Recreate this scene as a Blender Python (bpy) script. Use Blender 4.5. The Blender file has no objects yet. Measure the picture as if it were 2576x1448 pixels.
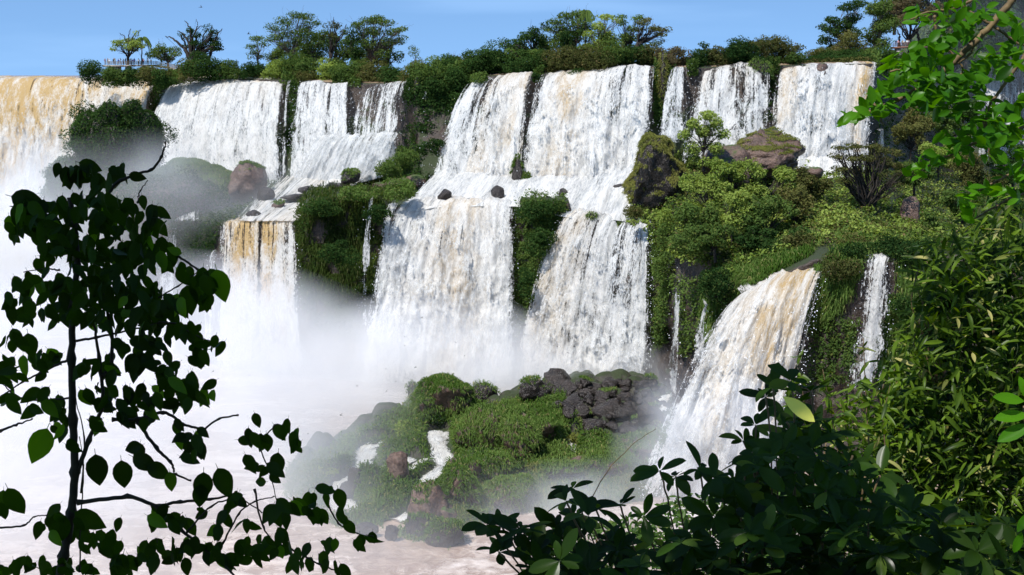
import bpy, math, random
import numpy as np
from mathutils import Vector
from mathutils.bvhtree import BVHTree
R = math.radians
S = bpy.context.scene
C = S.collection
rng = np.random.default_rng(7)
random.seed(7)
F = 3578.0                      # focal length in units of a 2576 wide picture
CAMZ = 62.0
PIT = math.atan((724 - 188) / F)
CA, SA = math.cos(PIT), math.sin(PIT)

def U(px, py, D):
    """point at distance D (metres along +Y) seen in direction (px, py)"""
    px, py, D = np.broadcast_arrays(np.asarray(px, float), np.asarray(py, float), np.asarray(D, float))
    dy = F * CA + (724 - py) * SA
    dz = -F * SA + (724 - py) * CA
    s = D / dy
    return np.stack([(px - 1288) * s, D, CAMZ + dz * s], -1)

def py_of(D, z):
    return 724 + F * np.tan(np.arctan((CAMZ - np.asarray(z, float)) / np.asarray(D, float)) - PIT)

# ---------------------------------------------------------------- noise
def _h(ix, iy, iz, s):
    h = (ix.astype(np.int64) * 374761393 + iy.astype(np.int64) * 668265263 + iz.astype(np.int64) * 1440662683 + s * 974634777) & 0xffffffff
    h = ((h ^ (h >> 13)) * 1274126177) & 0xffffffff
    h = h ^ (h >> 16)
    return h / 4294967295.0

def vn(x, y, z=0.0, s=0):
    x, y, z = np.broadcast_arrays(np.asarray(x, float), np.asarray(y, float), np.asarray(z, float))
    ix, iy, iz = np.floor(x), np.floor(y), np.floor(z)
    fx, fy, fz = x - ix, y - iy, z - iz
    fx, fy, fz = [f * f * f * (f * (f * 6 - 15) + 10) for f in (fx, fy, fz)]
    r = 0
    for a in (0, 1):
        for b in (0, 1):
            for c in (0, 1):
                w = (fx if a else 1 - fx) * (fy if b else 1 - fy) * (fz if c else 1 - fz)
                r = r + w * _h(ix + a, iy + b, iz + c, s)
    return r * 2 - 1

def fbm(x, y, z=0.0, s=0, o=4, g=0.5):
    r, a, t = 0, 1.0, 0
    for k in range(o):
        r = r + a * vn(np.asarray(x) * 2**k, np.asarray(y) * 2**k, np.asarray(z) * 2**k, s + k * 17)
        t += a
        a *= g
    return r / t

def billow(x, y, z=0.0, s=0, o=3):
    r, a, t = 0, 1.0, 0
    for k in range(o):
        r = r + a * (1 - 2 * np.abs(vn(np.asarray(x) * 2**k, np.asarray(y) * 2**k, np.asarray(z) * 2**k, s + k * 31)))
        t += a
        a *= 0.5
    return r / t

# ---------------------------------------------------------------- objects
def tag(o, label=None, cat=None, group=None, kind=None):
    if label: o['label'] = label
    if cat: o['category'] = cat
    if group: o['group'] = group
    if kind: o['kind'] = kind
    return o

def empty(name, loc, label, cat, group=None):
    o = bpy.data.objects.new(name, None)
    o.location = tuple(float(v) for v in loc)
    C.objects.link(o)
    return tag(o, label, cat, group)

def mesh(name, V, Fc, mat, parent=None, smooth=False, attrs=None, mi=None):
    """V (n,3) world coordinates, Fc (m,k) faces; kept at the parent's origin"""
    V = np.asarray(V, float)
    Fc = np.asarray(Fc, np.int64)
    me = bpy.data.meshes.new(name)
    off = np.zeros(3)
    if parent is not None:
        off = np.array(parent.location)
    elif len(V):
        off = np.array([V[:, 0].mean(), V[:, 1].mean(), V[:, 2].min()])
    k = Fc.shape[1]
    me.vertices.add(len(V))
    me.vertices.foreach_set('co', (V - off).astype(np.float32).ravel())
    me.loops.add(Fc.size)
    me.loops.foreach_set('vertex_index', Fc.astype(np.int32).ravel())
    me.polygons.add(len(Fc))
    me.polygons.foreach_set('loop_start', (np.arange(len(Fc)) * k).astype(np.int32))
    if smooth:
        me.polygons.foreach_set('use_smooth', np.ones(len(Fc), bool))
    for m in (mat if isinstance(mat, (list, tuple)) else [mat]):
        me.materials.append(m)
    if mi is not None:
        me.polygons.foreach_set('material_index', np.asarray(mi, np.int32))
    for an, av in (attrs or {}).items():
        a = me.attributes.new(an, 'FLOAT_VECTOR', 'POINT')
        a.data.foreach_set('vector', np.asarray(av, np.float32).ravel())
    me.update(calc_edges=True)
    o = bpy.data.objects.new(name, me)
    C.objects.link(o)
    if parent is not None:
        o.parent = parent
    else:
        o.location = tuple(off)
    return o

def merge(parts):
    """[(V,F)...] with equal face size -> one (V,F)"""
    Vs, Fs, n = [], [], 0
    for V, Fc in parts:
        V = np.asarray(V, float)
        Vs.append(V)
        Fs.append(np.asarray(Fc, np.int64) + n)
        n += len(V)
    return np.concatenate(Vs), np.concatenate(Fs)

def gridf(nr, nc):
    i = np.arange(nr - 1)[:, None] * nc + np.arange(nc - 1)[None, :]
    i = i.ravel()
    return np.stack([i, i + 1, i + nc + 1, i + nc], -1)

def tube(P, r, k=6):
    P = np.asarray(P, float)
    n = len(P)
    r = np.broadcast_to(np.asarray(r, float), (n,)) if np.ndim(r) == 0 else np.asarray(r, float)
    T = np.gradient(P, axis=0)
    T /= np.linalg.norm(T, axis=1, keepdims=True) + 1e-9
    ref = np.where(np.abs(T[:, 2:3]) < 0.9, np.array([[0, 0, 1.0]]), np.array([[1.0, 0, 0]]))
    ref = np.broadcast_to(ref[n // 2], T.shape) if True else ref
    A = np.cross(T, ref)
    A /= np.linalg.norm(A, axis=1, keepdims=True) + 1e-9
    B = np.cross(T, A)
    th = np.arange(k) * 2 * np.pi / k
    V = P[:, None] + r[:, None, None] * (np.cos(th)[None, :, None] * A[:, None] + np.sin(th)[None, :, None] * B[:, None])
    V = V.reshape(-1, 3)
    Fc = []
    for i in range(n - 1):
        for j in range(k):
            Fc.append((i * k + j, i * k + (j + 1) % k, (i + 1) * k + (j + 1) % k, (i + 1) * k + j))
    # end caps (quads folded to a centre fan)
    V = np.concatenate([V, P[:1], P[-1:]])
    c0, c1 = len(V) - 2, len(V) - 1
    for j in range(0, k, 2):
        Fc.append((c0, (j + 2) % k, j + 1, j))
        b = (n - 1) * k
        Fc.append((c1, b + j, b + j + 1, b + (j + 2) % k))
    return V, np.array(Fc)

def box(c, s, rz=0.0, rx=0.0):
    c = np.asarray(c, float)
    s = np.asarray(s, float) / 2
    V = np.array([(x, y, z) for x in (-1, 1) for y in (-1, 1) for z in (-1, 1)]) * s
    ca, sa = math.cos(rx), math.sin(rx)
    V = V @ np.array([[1, 0, 0], [0, ca, -sa], [0, sa, ca]]).T
    ca, sa = math.cos(rz), math.sin(rz)
    V = V @ np.array([[ca, -sa, 0], [sa, ca, 0], [0, 0, 1]]).T
    Fc = [(0, 1, 3, 2), (4, 6, 7, 5), (0, 4, 5, 1), (2, 3, 7, 6), (0, 2, 6, 4), (1, 5, 7, 3)]
    return V + c, np.array(Fc)

def unit(v):
    return v / (np.linalg.norm(v, axis=-1, keepdims=True) + 1e-9)

def leafquads(P, size, up=0.6, asp=0.5, nrm=None, droop=0.0):
    """one rhomb leaf per point"""
    n = len(P)
    size = np.broadcast_to(size, (n,))[:, None] * rng.uniform(0.6, 1.35, (n, 1))
    N = rng.normal(size=(n, 3))
    N = unit(N) + np.array([0, 0, up])
    if nrm is not None:
        N = N + nrm * 0.7
    N = unit(N)
    T = unit(np.cross(N, rng.normal(size=(n, 3))))
    T[:, 2] -= droop
    T = unit(T)
    B = unit(np.cross(N, T))
    l, w = size / 2, size / 2 * asp
    V = np.stack([P - T * l, P + B * w - T * l * .1, P + T * l, P - B * w - T * l * .1], 1).reshape(-1, 3)
    return V, np.arange(4 * n).reshape(-1, 4)

def blades(P, N, L, w, droop=0.7):
    """grass blades: two quads each, growing along N and drooping"""
    n = len(P)
    L = np.broadcast_to(L, (n,))[:, None] * rng.uniform(0.5, 1.3, (n, 1))
    d = unit(N * 0.8 + rng.normal(size=(n, 3)) * 0.45 + np.array([0, 0, 0.35]))
    side = unit(np.cross(d, rng.normal(size=(n, 3))))
    p1 = P + d * L * 0.5
    d2 = unit(d * (1 - droop) + N * np.array([1, 1, 0]) * 0.4 + np.array([0, 0, -droop]))
    p2 = p1 + d2 * L * 0.5
    ww = w * rng.uniform(0.6, 1.3, (n, 1))
    V = np.stack([P - side * ww * .5, P + side * ww * .5, p1 + side * ww * .45, p1 - side * ww * .45, p2 + side * ww * .1, p2 - side * ww * .1], 1).reshape(-1, 3)
    b = np.arange(n)[:, None] * 6
    Fc = np.concatenate([b + np.array([[0, 1, 2, 3]]), b + np.array([[3, 2, 4, 5]])])
    return V, Fc

def lin(tab, x, col=1):
    t = np.array(tab, float)
    return np.interp(x, t[:, 0], t[:, col])
# ---------------------------------------------------------------- materials
class NT:
    def __init__(s, name):
        s.m = bpy.data.materials.new(name)
        s.m.use_nodes = True
        s.t = s.m.node_tree
        s.t.nodes.clear()
        s.out = s.t.nodes.new('ShaderNodeOutputMaterial')
    def n(s, typ, props=None, **inp):
        nd = s.t.nodes.new('ShaderNode' + typ)
        for k, v in (props or {}).items():
            setattr(nd, k, v)
        for k, v in inp.items():
            key = int(k[1:]) if k[0] == 'i' and k[1:].isdigit() else k.replace('_', ' ')
            sock = nd.inputs[key]
            if isinstance(v, bpy.types.NodeSocket):
                s.t.links.new(v, sock)
            else:
                if sock.type == 'RGBA' and len(v) == 3:
                    v = (*v, 1)
                sock.default_value = v
        return nd
    def math(s, op, a, b=0.0, c=0.0, clamp=False):
        return s.n('Math', dict(operation=op, use_clamp=clamp), i0=a, i1=b, i2=c).outputs[0]
    def vmath(s, op, a, b=(0, 0, 0)):
        nd = s.n('VectorMath', dict(operation=op), i0=a, i1=b)
        return nd.outputs['Value'] if op in ('LENGTH', 'DOT_PRODUCT') else nd.outputs[0]
    def noise(s, vec, scale=1.0, detail=4, rough=0.5, dist=0.0):
        return s.n('TexNoise', Vector=vec, Scale=scale, Detail=detail, Roughness=rough, Distortion=dist).outputs[0]
    def mix(s, f, a, b):
        nd = s.t.nodes.new('ShaderNodeMix')
        nd.data_type = 'RGBA'
        for i, v in ((0, f), (6, a), (7, b)):
            if isinstance(v, bpy.types.NodeSocket):
                s.t.links.new(v, nd.inputs[i])
            else:
                nd.inputs[i].default_value = (*v, 1) if i and len(v) == 3 else v
        return nd.outputs[2]
    def ramp(s, f, a, b, lo=0.0, hi=1.0, smooth=True):
        nd = s.n('MapRange', dict(interpolation_type='SMOOTHSTEP' if smooth else 'LINEAR'), Value=f)
        for k, v in (('From Min', a), ('From Max', b), ('To Min', lo), ('To Max', hi)):
            nd.inputs[k].default_value = v
        return nd.outputs[0]
    def surf(s, sh):
        s.t.links.new(sh, s.out.inputs[0])
        return s.m
    def pos(s):
        return s.n('NewGeometry').outputs['Position']

def foliage(name, c1, c2, c3=None, trans=0.35, gloss=0.0, rough=0.45, big=0.05, emit=None):
    m = NT(name)
    g = m.n('NewGeometry')
    isl = g.outputs['Random Per Island']
    nz = m.noise(g.outputs['Position'], big, 2)
    f = m.math('ADD', m.math('MULTIPLY', isl, 0.5), m.math('SUBTRACT', m.math('MULTIPLY', nz, 2.6), 1.05), clamp=True)
    col = m.mix(f, c1, c2)
    if c3:
        col = m.mix(m.ramp(m.math('FRACT', m.math('MULTIPLY', isl, 7.3)), 0.86, 1.0), col, c3)
    d = m.n('BsdfDiffuse', Color=col).outputs[0]
    tcol = m.n('HueSaturation', Color=col, Hue=0.485, Saturation=1.15, Value=1.5).outputs[0]
    t = m.n('BsdfTranslucent', Color=tcol).outputs[0]
    sh = m.n('MixShader', i0=trans, i1=d, i2=t).outputs[0]
    if gloss:
        gl = m.n('BsdfGlossy', Color=(1, 1, 1), Roughness=rough).outputs[0]
        fr = m.n('LayerWeight', Blend=0.35).outputs['Fresnel']
        sh = m.n('MixShader', i0=m.math('MULTIPLY', m.math('ADD', fr, 0.15), gloss * 2), i1=sh, i2=gl).outputs[0]
    return m.surf(sh)

def plain(name, col, rough=0.7, var=0.25, scale=2.0, spec=0.3):
    m = NT(name)
    nz = m.noise(m.n('TexCoord').outputs['Object'], scale, 5, 0.6)
    c2 = tuple(min(1, c * (1 - var)) for c in col)
    c = m.mix(m.ramp(nz, 0.3, 0.7), col, c2)
    b = m.n('BsdfPrincipled', Base_Color=c, Roughness=rough)
    b.inputs['Specular IOR Level'].default_value = spec
    return m.surf(b.outputs[0])

def rock(name, c1, c2, moss=(0.045, 0.075, 0.018), mossamt=0.5, wet=0.35, bscale=1.0):
    m = NT(name)
    g = m.n('NewGeometry')
    P = g.outputs['Position']
    nz = m.n('SeparateXYZ', Vector=g.outputs['Normal']).outputs[2]
    big = m.noise(P, 0.12, 4, 0.6)
    mid = m.noise(P, 0.55 * bscale, 6, 0.65)
    fin = m.noise(P, 2.6 * bscale, 5, 0.7)
    lay = m.noise(m.vmath('MULTIPLY', P, (0.15, 0.15, 1.1)), 1.0, 4, 0.6)
    col = m.mix(m.ramp(mid, 0.32, 0.68), c1, c2)
    col = m.mix(m.ramp(lay, 0.35, 0.65, 0.0, 0.6), col, tuple(c * 0.45 for c in c1))
    col = m.mix(m.ramp(fin, 0.35, 0.75, 0.0, 0.55), col, tuple(min(1, c * 1.9) for c in c2))
    mf = m.math('ADD', m.math('MULTIPLY', nz, 0.45), m.math('ADD', m.math('MULTIPLY', big, 0.8), m.math('MULTIPLY', mid, 0.5)))
    mf = m.ramp(mf, 1.05 - mossamt * 0.6, 1.2 - mossamt * 0.6)
    mcol = m.mix(fin, tuple(c * 0.5 for c in moss), tuple(c * 1.5 for c in moss))
    col = m.mix(mf, col, mcol)
    hgt = m.math('ADD', m.math('MULTIPLY', mid, 1.0), m.math('MULTIPLY', fin, 0.35))
    bp = m.n('Bump', Strength=0.9, Distance=0.6, Height=hgt).outputs[0]
    b = m.n('BsdfPrincipled', Base_Color=col, Normal=bp)
    m.t.links.new(m.ramp(mf, 0, 1, 0.55 - wet * 0.4, 0.9), b.inputs['Roughness'])
    b.inputs['Specular IOR Level'].default_value = 0.4
    return m.surf(b.outputs[0])

def whitewater(name, white=(0.90, 0.888, 0.855), tan=(0.60, 0.42, 0.20), hard=1.0):
    m = NT(name)
    A = m.n('Attribute', dict(attribute_name='fall')).outputs['Vector']
    X = m.n('SeparateXYZ', Vector=m.n('Attribute', dict(attribute_name='fx')).outputs['Vector'])
    edge, tn, cov = X.outputs[0], X.outputs[1], X.outputs[2]
    st = m.noise(m.vmath('MULTIPLY', A, (0.75, 0.045, 0)), 1.0, 6, 0.6, 0.3)
    st2 = m.noise(m.vmath('MULTIPLY', A, (3.2, 0.22, 0)), 1.0, 4, 0.65, 0.4)
    cl = m.noise(m.vmath('MULTIPLY', A, (0.34, 0.2, 0)), 1.0, 9, 0.72, 0.9)
    fi = m.noise(m.vmath('MULTIPLY', A, (3.6, 1.7, 0)), 1.0, 6, 0.78, 0.6)
    tt = m.n('SeparateXYZ', Vector=A).outputs[2]
    wst = m.ramp(tt, 0.0, 0.8, 2.6, 1.1, False)
    wcl = m.ramp(tt, 0.0, 0.8, 0.9, 2.6, False)
    s = m.math('MULTIPLY_ADD', m.math('SUBTRACT', st, 0.5), wst, m.math('SUBTRACT', cov, 0.02))
    s = m.math('MULTIPLY_ADD', m.math('SUBTRACT', st2, 0.5), 0.8, s)
    s = m.math('MULTIPLY_ADD', m.math('SUBTRACT', cl, 0.5), wcl, s)
    s = m.math('MULTIPLY_ADD', m.math('SUBTRACT', fi, 0.5), 2.0, s)
    s = m.math('ADD', s, m.math('MULTIPLY', m.math('SUBTRACT', edge, 1.0), 0.75))
    al = m.ramp(s, 0.30, 0.56)
    thick = m.ramp(s, 0.3, 1.1)
    tb = m.noise(m.vmath('MULTIPLY', A, (0.17, 0.06, 0)), 1.0, 6, 0.66, 0.7)
    tf = m.math('MULTIPLY', m.math('MULTIPLY', tn, 0.68), m.ramp(tb, 0.36, 0.62, 0.25, 1.0))
    tf = m.math('MULTIPLY', tf, m.ramp(m.math('ADD', m.math('MULTIPLY', cl, .6), m.math('MULTIPLY', fi, .4)), 0.38, 0.62, 1.25, 0.25), clamp=True)
    gray = m.mix(m.ramp(m.math('ADD', m.math('MULTIPLY', cl, .45), m.math('MULTIPLY', fi, .55)), 0.38, 0.55), (0.52, 0.54, 0.55), white)  # grey streak shading put into the water colour
    gray = m.mix(thick, m.mix(0.4, (0.45, 0.48, 0.50), gray), gray)
    col = m.mix(tf, gray, tan)
    h = m.math('ADD', m.math('MULTIPLY', cl, 1.1), m.math('ADD', m.math('MULTIPLY', fi, 0.42), m.math('MULTIPLY', st2, 0.35)))
    bp = m.n('Bump', Strength=0.6 * hard, Distance=1.2, Height=h).outputs[0]
    d = m.n('BsdfDiffuse', Color=col, Normal=bp).outputs[0]
    t = m.n('BsdfTranslucent', Color=col, Normal=bp).outputs[0]
    sh = m.n('MixShader', i0=0.42, i1=d, i2=t).outputs[0]
    tr = m.n('BsdfTransparent').outputs[0]
    return m.surf(m.n('MixShader', i0=al, i1=tr, i2=sh).outputs[0])

def river(name, c1, c2, foam, fs=0.05, thr=0.5, rough=0.25, sx=1.0, width=0.14):
    m = NT(name)
    P = m.pos()
    a = m.noise(m.vmath('MULTIPLY', P, (sx, 1, 1)), fs, 8, 0.68, 0.8)
    b = m.noise(P, fs * 7, 5, 0.7, 0.5)
    s = m.math('ADD', m.math('MULTIPLY', a, 0.72), m.math('MULTIPLY', b, 0.28))
    col = m.mix(m.ramp(b, 0.35, 0.65), c1, c2)
    f = m.ramp(s, thr, thr + width)
    col = m.mix(f, col, foam)
    bp = m.n('Bump', Strength=0.7, Distance=0.8, Height=m.math('ADD', a, m.math('MULTIPLY', b, 0.5))).outputs[0]
    bs = m.n('BsdfPrincipled', Base_Color=col, Normal=bp)
    m.t.links.new(m.ramp(f, 0, 1, rough, 0.7), bs.inputs['Roughness'])
    return m.surf(bs.outputs[0])

def mistmat(name, dens, nscale=0.03, sharp=1.2, col=(0.93, 0.95, 1.0), lo=0.3, hi=0.7, ani=0.0):
    m = NT(name)
    tc = m.n('TexCoord').outputs['Object']
    r = m.vmath('LENGTH', tc)
    fall = m.math('POWER', m.math('MAXIMUM', m.math('SUBTRACT', 1.0, m.math('MULTIPLY', r, r)), 0.0), sharp)
    nz = m.ramp(m.noise(m.pos(), nscale, 2.5, 0.55), lo, hi)
    d = m.math('MULTIPLY', m.math('MULTIPLY', fall, nz), dens)
    v = m.n('VolumeScatter', Color=col, Density=d, Anisotropy=ani).outputs[0]
    m.t.links.new(v, m.out.inputs['Volume'])
    return m.m

M = {}
M['white'] = whitewater('white_water')
M['spray'] = plain('spray_drops', (0.85, 0.86, 0.88), 0.6, 0.1)
M['cliff'] = rock('wet_basalt', (0.018, 0.014, 0.011), (0.045, 0.030, 0.022), moss=(0.024,0.034,0.012), mossamt=0.36)
M['boulder'] = rock('brown_boulder', (0.055, 0.034, 0.026), (0.11, 0.066, 0.048), mossamt=0.12)
M['darkrock'] = rock('black_rock', (0.011, 0.009, 0.008), (0.033, 0.024, 0.019), mossamt=-0.2, wet=0.7, bscale=1.6)
M['redrock'] = rock('red_rock', (0.06, 0.034, 0.024), (0.115, 0.07, 0.05), mossamt=0.1)
M['bank'] = rock('mossy_ground', (0.020, 0.018, 0.012), (0.04, 0.036, 0.02), moss=(0.026, 0.036, 0.012), mossamt=0.3, wet=0.3)
M['hill'] = rock('hillside_soil', (0.03, 0.022, 0.015), (0.05, 0.035, 0.02), mossamt=0.4)
M['upriver'] = river('upper_river_water', (0.20, 0.14, 0.09), (0.30, 0.22, 0.15), (0.8, 0.8, 0.8), 0.12, 0.56, sx=0.4)
M['lowriver'] = river('lower_river_water', (0.25, 0.175, 0.135), (0.36, 0.27, 0.215), (0.62, 0.55, 0.50), 0.06, 0.47, sx=0.45, width=0.2)
M['grass'] = foliage('grass_blades', (0.05, 0.10, 0.018), (0.115, 0.175, 0.045), (0.24, 0.235, 0.09), big=0.08)
M['grassd'] = foliage('dark_grass', (0.02, 0.036, 0.010), (0.06, 0.09, 0.02), (0.12, 0.12, 0.05), big=0.12)
M['grassy'] = foliage('yellowish_grass', (0.11, 0.13, 0.03), (0.20, 0.20, 0.06), (0.06, 0.10, 0.02), big=0.08)
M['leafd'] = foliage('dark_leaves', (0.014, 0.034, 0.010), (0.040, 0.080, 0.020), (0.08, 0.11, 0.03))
M['leafm'] = foliage('green_leaves', (0.038, 0.070, 0.017), (0.10, 0.155, 0.038), (0.14, 0.16, 0.04))
M['leafl'] = foliage('light_leaves', (0.11, 0.165, 0.03), (0.24, 0.305, 0.07), (0.20, 0.22, 0.06))
M['leafo'] = foliage('olive_leaves', (0.045, 0.055, 0.018), (0.11, 0.115, 0.035), (0.15, 0.11, 0.05))
M['leafb'] = foliage('brown_leaves', (0.07, 0.06, 0.03), (0.16, 0.13, 0.07), (0.08, 0.10, 0.03))
M['bark'] = plain('grey_bark', (0.13, 0.105, 0.085), 0.85, 0.5, 1.0)
M['barkd'] = plain('dark_bark', (0.04, 0.032, 0.025), 0.85, 0.5, 1.0)
# ---------------------------------------------------------------- land
L1 = [(-400,207,445),(0,205,435),(380,214,405),(398,200,402),(520,196,395),(740,202,376),(880,210,365),(1020,210,354),(1050,192,347),(1190,192,343),(1340,186,336),(1640,172,327),(1700,170,327),(1850,168,327),(2190,160,327),(2230,174,343),(2320,178,440),(2400,172,470),(2900,172,470)]
L2 = [(-400,720,415),(0,712,408),(370,690,385),(395,480,384),(520,455,372),(700,460,354),(1000,465,332),(1090,470,327),(1300,472,318),(1560,482,311),(1650,440,311),(1940,418,311),(2170,418,311),(2230,425,327),(2320,430,425),(2400,450,447),(2900,450,447)]
L3 = [(-400,735,392),(0,725,398),(130,600,365),(400,548,328),(560,562,308),(750,565,297),(775,505,293),(950,495,293),(980,524,293),(1060,514,297),(1300,516,294),(1312,500,290),(1430,507,286),(1442,544,286),(1540,550,282),(1640,564,278),(1665,600,272),(1700,600,256),(1850,665,240),(1900,712,228),(2060,652,226),(2160,656,222),(2260,656,222),(2320,640,222),(2900,640,215)]
L4 = [(-400,385),(0,385),(130,352),(400,318),(560,298),(750,288),(950,282),(1300,282),(1440,275),(1640,267),(1665,262),(1700,249),(1850,233),(1900,219),(2060,219),(2260,215),(2900,208)]

def line(L, px):
    return U(px, lin(L, px, 1), lin(L, px, 2))

def build_land():
    px = np.arange(-400, 2900.1, 5.0)
    n = len(px)
    P1, P2, P3 = line(L1, px), line(L2, px), line(L3, px)
    d4 = lin(L4, px)
    P4 = U(px, py_of(d4, -1.5), d4)
    P5 = U(px, py_of(np.full(n, 120.0), -4), 120.0)
    P0 = P1 * np.array([1, 1, 0]) + np.stack([np.zeros(n), np.full(n, 40.0), P1[:, 2] + 0.6], -1)
    Pf = P1.copy()
    Pf[:, 0] *= 8; Pf[:, 1] = 3800; Pf[:, 2] = 58
    segs = [(Pf, P0, 6, 0.0, 0.0, 1.0), (P0, P1, 8, 0.3, 0.3, 1.0), (P1, P2, 56, 1.3, 0.7, 0.8), (P2, P3, 40, 0.7, 0.5, 1.0), (P3, P4, 80, 2.1, 0.7, 0.75), (P4, P5, 10, 0.0, 0.0, 1.0)]
    rows, amps = [], []
    for A, B, k, am, e, pw in segs:
        for j in range(k):
            t = j / k
            steep = k > 50
            hz = t ** pw if not steep else (0.10 * t + 0.90 * t ** 2.2)
            Q = A + (B - A) * t
            if steep:
                Q[:, :2] = A[:, :2] + (B[:, :2] - A[:, :2]) * hz
                # rock keeps behind the arc of the falling water
            rows.append(Q)
            amps.append(am * math.sin(math.pi * min(1, max(0, t))) ** e if am else 0)
    rows.append(P5); amps.append(0)
    G = np.stack(rows)                         # (rows, n, 3)
    a = np.array(amps)[:, None]
    du = np.gradient(G, axis=1); dv = np.gradient(G, axis=0)
    N = unit(np.cross(du, dv))
    N[N[..., 1] > 0.2] *= -1
    d = fbm(G[..., 0] * .09, G[..., 1] * .09, G[..., 2] * .09, 3, 5, .6) * 1.6
    d += billow(G[..., 0] * .28, G[..., 1] * .2, G[..., 2] * .16, 9, 3) * 0.6
    G = G + N * (d * a)[..., None]
    return G.reshape(-1, 3), gridf(len(rows), n)

LV, LF = build_land()
land = tag(mesh('cliff_terrain', LV, LF, M['cliff'], smooth=True), kind='structure')
BVH = BVHTree.FromPolygons([Vector(v) for v in LV], [tuple(int(i) for i in f) for f in LF])
CAMV = Vector((0, 0, CAMZ))

def inpoly(pts, poly):
    x, y = pts[:, 0], pts[:, 1]
    r = np.zeros(len(pts), bool)
    q = list(poly)
    for (x1, y1), (x2, y2) in zip(q, q[1:] + q[:1]):
        c = (y1 > y) != (y2 > y)
        with np.errstate(divide='ignore', invalid='ignore'):
            xx = (x2 - x1) * (y - y1) / (y2 - y1 + 1e-12) + x1
        r ^= c & (x < xx)
    return r

def polypts(poly, n):
    p = np.array(poly, float)
    lo, hi = p.min(0), p.max(0)
    out = np.zeros((0, 2))
    while len(out) < n:
        q = rng.uniform(lo, hi, (n * 2, 2))
        out = np.concatenate([out, q[inpoly(q, poly)]])
    return out[:n]

def cast(poly, n, bvh=None):
    P, N = [], []
    for px, py in polypts(poly, n):
        t = U(px, py, 100.0)
        d = (Vector(t) - CAMV).normalized()
        h = (bvh or BVH).ray_cast(CAMV, d, 900)
        if h[0] is not None:
            nn = h[1]
            if nn.dot(d) > 0: nn = -nn
            P.append(h[0]); N.append(nn)
    return np.array(P), np.array(N)

# rivers
def sheet(name, rows, mat):
    G = np.stack(rows)
    return tag(mesh(name, G.reshape(-1, 3), gridf(G.shape[0], G.shape[1]), mat, smooth=True), kind='structure')

x = np.arange(-420, 2921, 12.0)
d0 = lin(L1, x, 2)
p1 = line(L1, x)
rows = []
for dd, dz in ((1.0, -0.3), (2.5, 0.25), (5, .5), (9, .7), (20, .8), (60, .8)):
    q = p1.copy(); q[:, 1] += dd; q[:, 2] += dz + 0.25 * fbm(q[:, 0] * .3, q[:, 1] * .3, 0, 5, 3); rows.append(q)
q = p1.copy(); q[:, 0] *= 8; q[:, 1] = 3700; q[:, 2] = 59.4; rows.append(q)
sheet('upper_river', rows, M['upriver'])
# still pool above the slanting waterfall and the stream feeding it
gx, gy = np.meshgrid(np.arange(2036, 2162, 3.), np.arange(237.6, 251, .5))
gx = (gx - 1288) * gy / F * 1.006
gz = U(2090, 616, 238)[2] + .2 + .1 * fbm(gx * .6, gy * .6, 0, 2, 4) + .12 * (gy - 236)
tag(mesh('pool', np.stack([gx, gy, gz], -1).reshape(-1, 3), gridf(*gx.shape), M['upriver'], smooth=True), kind='structure')
gx, gy = np.meshgrid(np.arange(-190, 190, 0.8), np.arange(95, 400, 0.9))
gz = 0.10 * fbm(gx * .25, gy * .3, 0, 2, 4, .6) + 0.35 * fbm(gx * .07, gy * .1, 0, 8, 3, .6)
tag(mesh('lower_river', np.stack([gx, gy, gz], -1).reshape(-1, 3), gridf(*gx.shape), M['lowriver'], smooth=True), kind='structure')
# the viewer's own hillside
gx, gy = np.meshgrid(np.arange(-70, 71, 1.0), np.concatenate([np.arange(-60, 0, 3.0), np.arange(0, 130, 1.5)]))
gz = 60.2 - np.where(gy > 0, 0.72 * gy, -0.25 * gy * -1) + 0.35 * fbm(gx * .2, gy * .2, 0, 4, 4)
gz = np.maximum(gz, -5)
tag(mesh('hillside', np.stack([gx, gy, gz], -1).reshape(-1, 3), gridf(*gx.shape), M['hill'], smooth=True), kind='structure')

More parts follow.
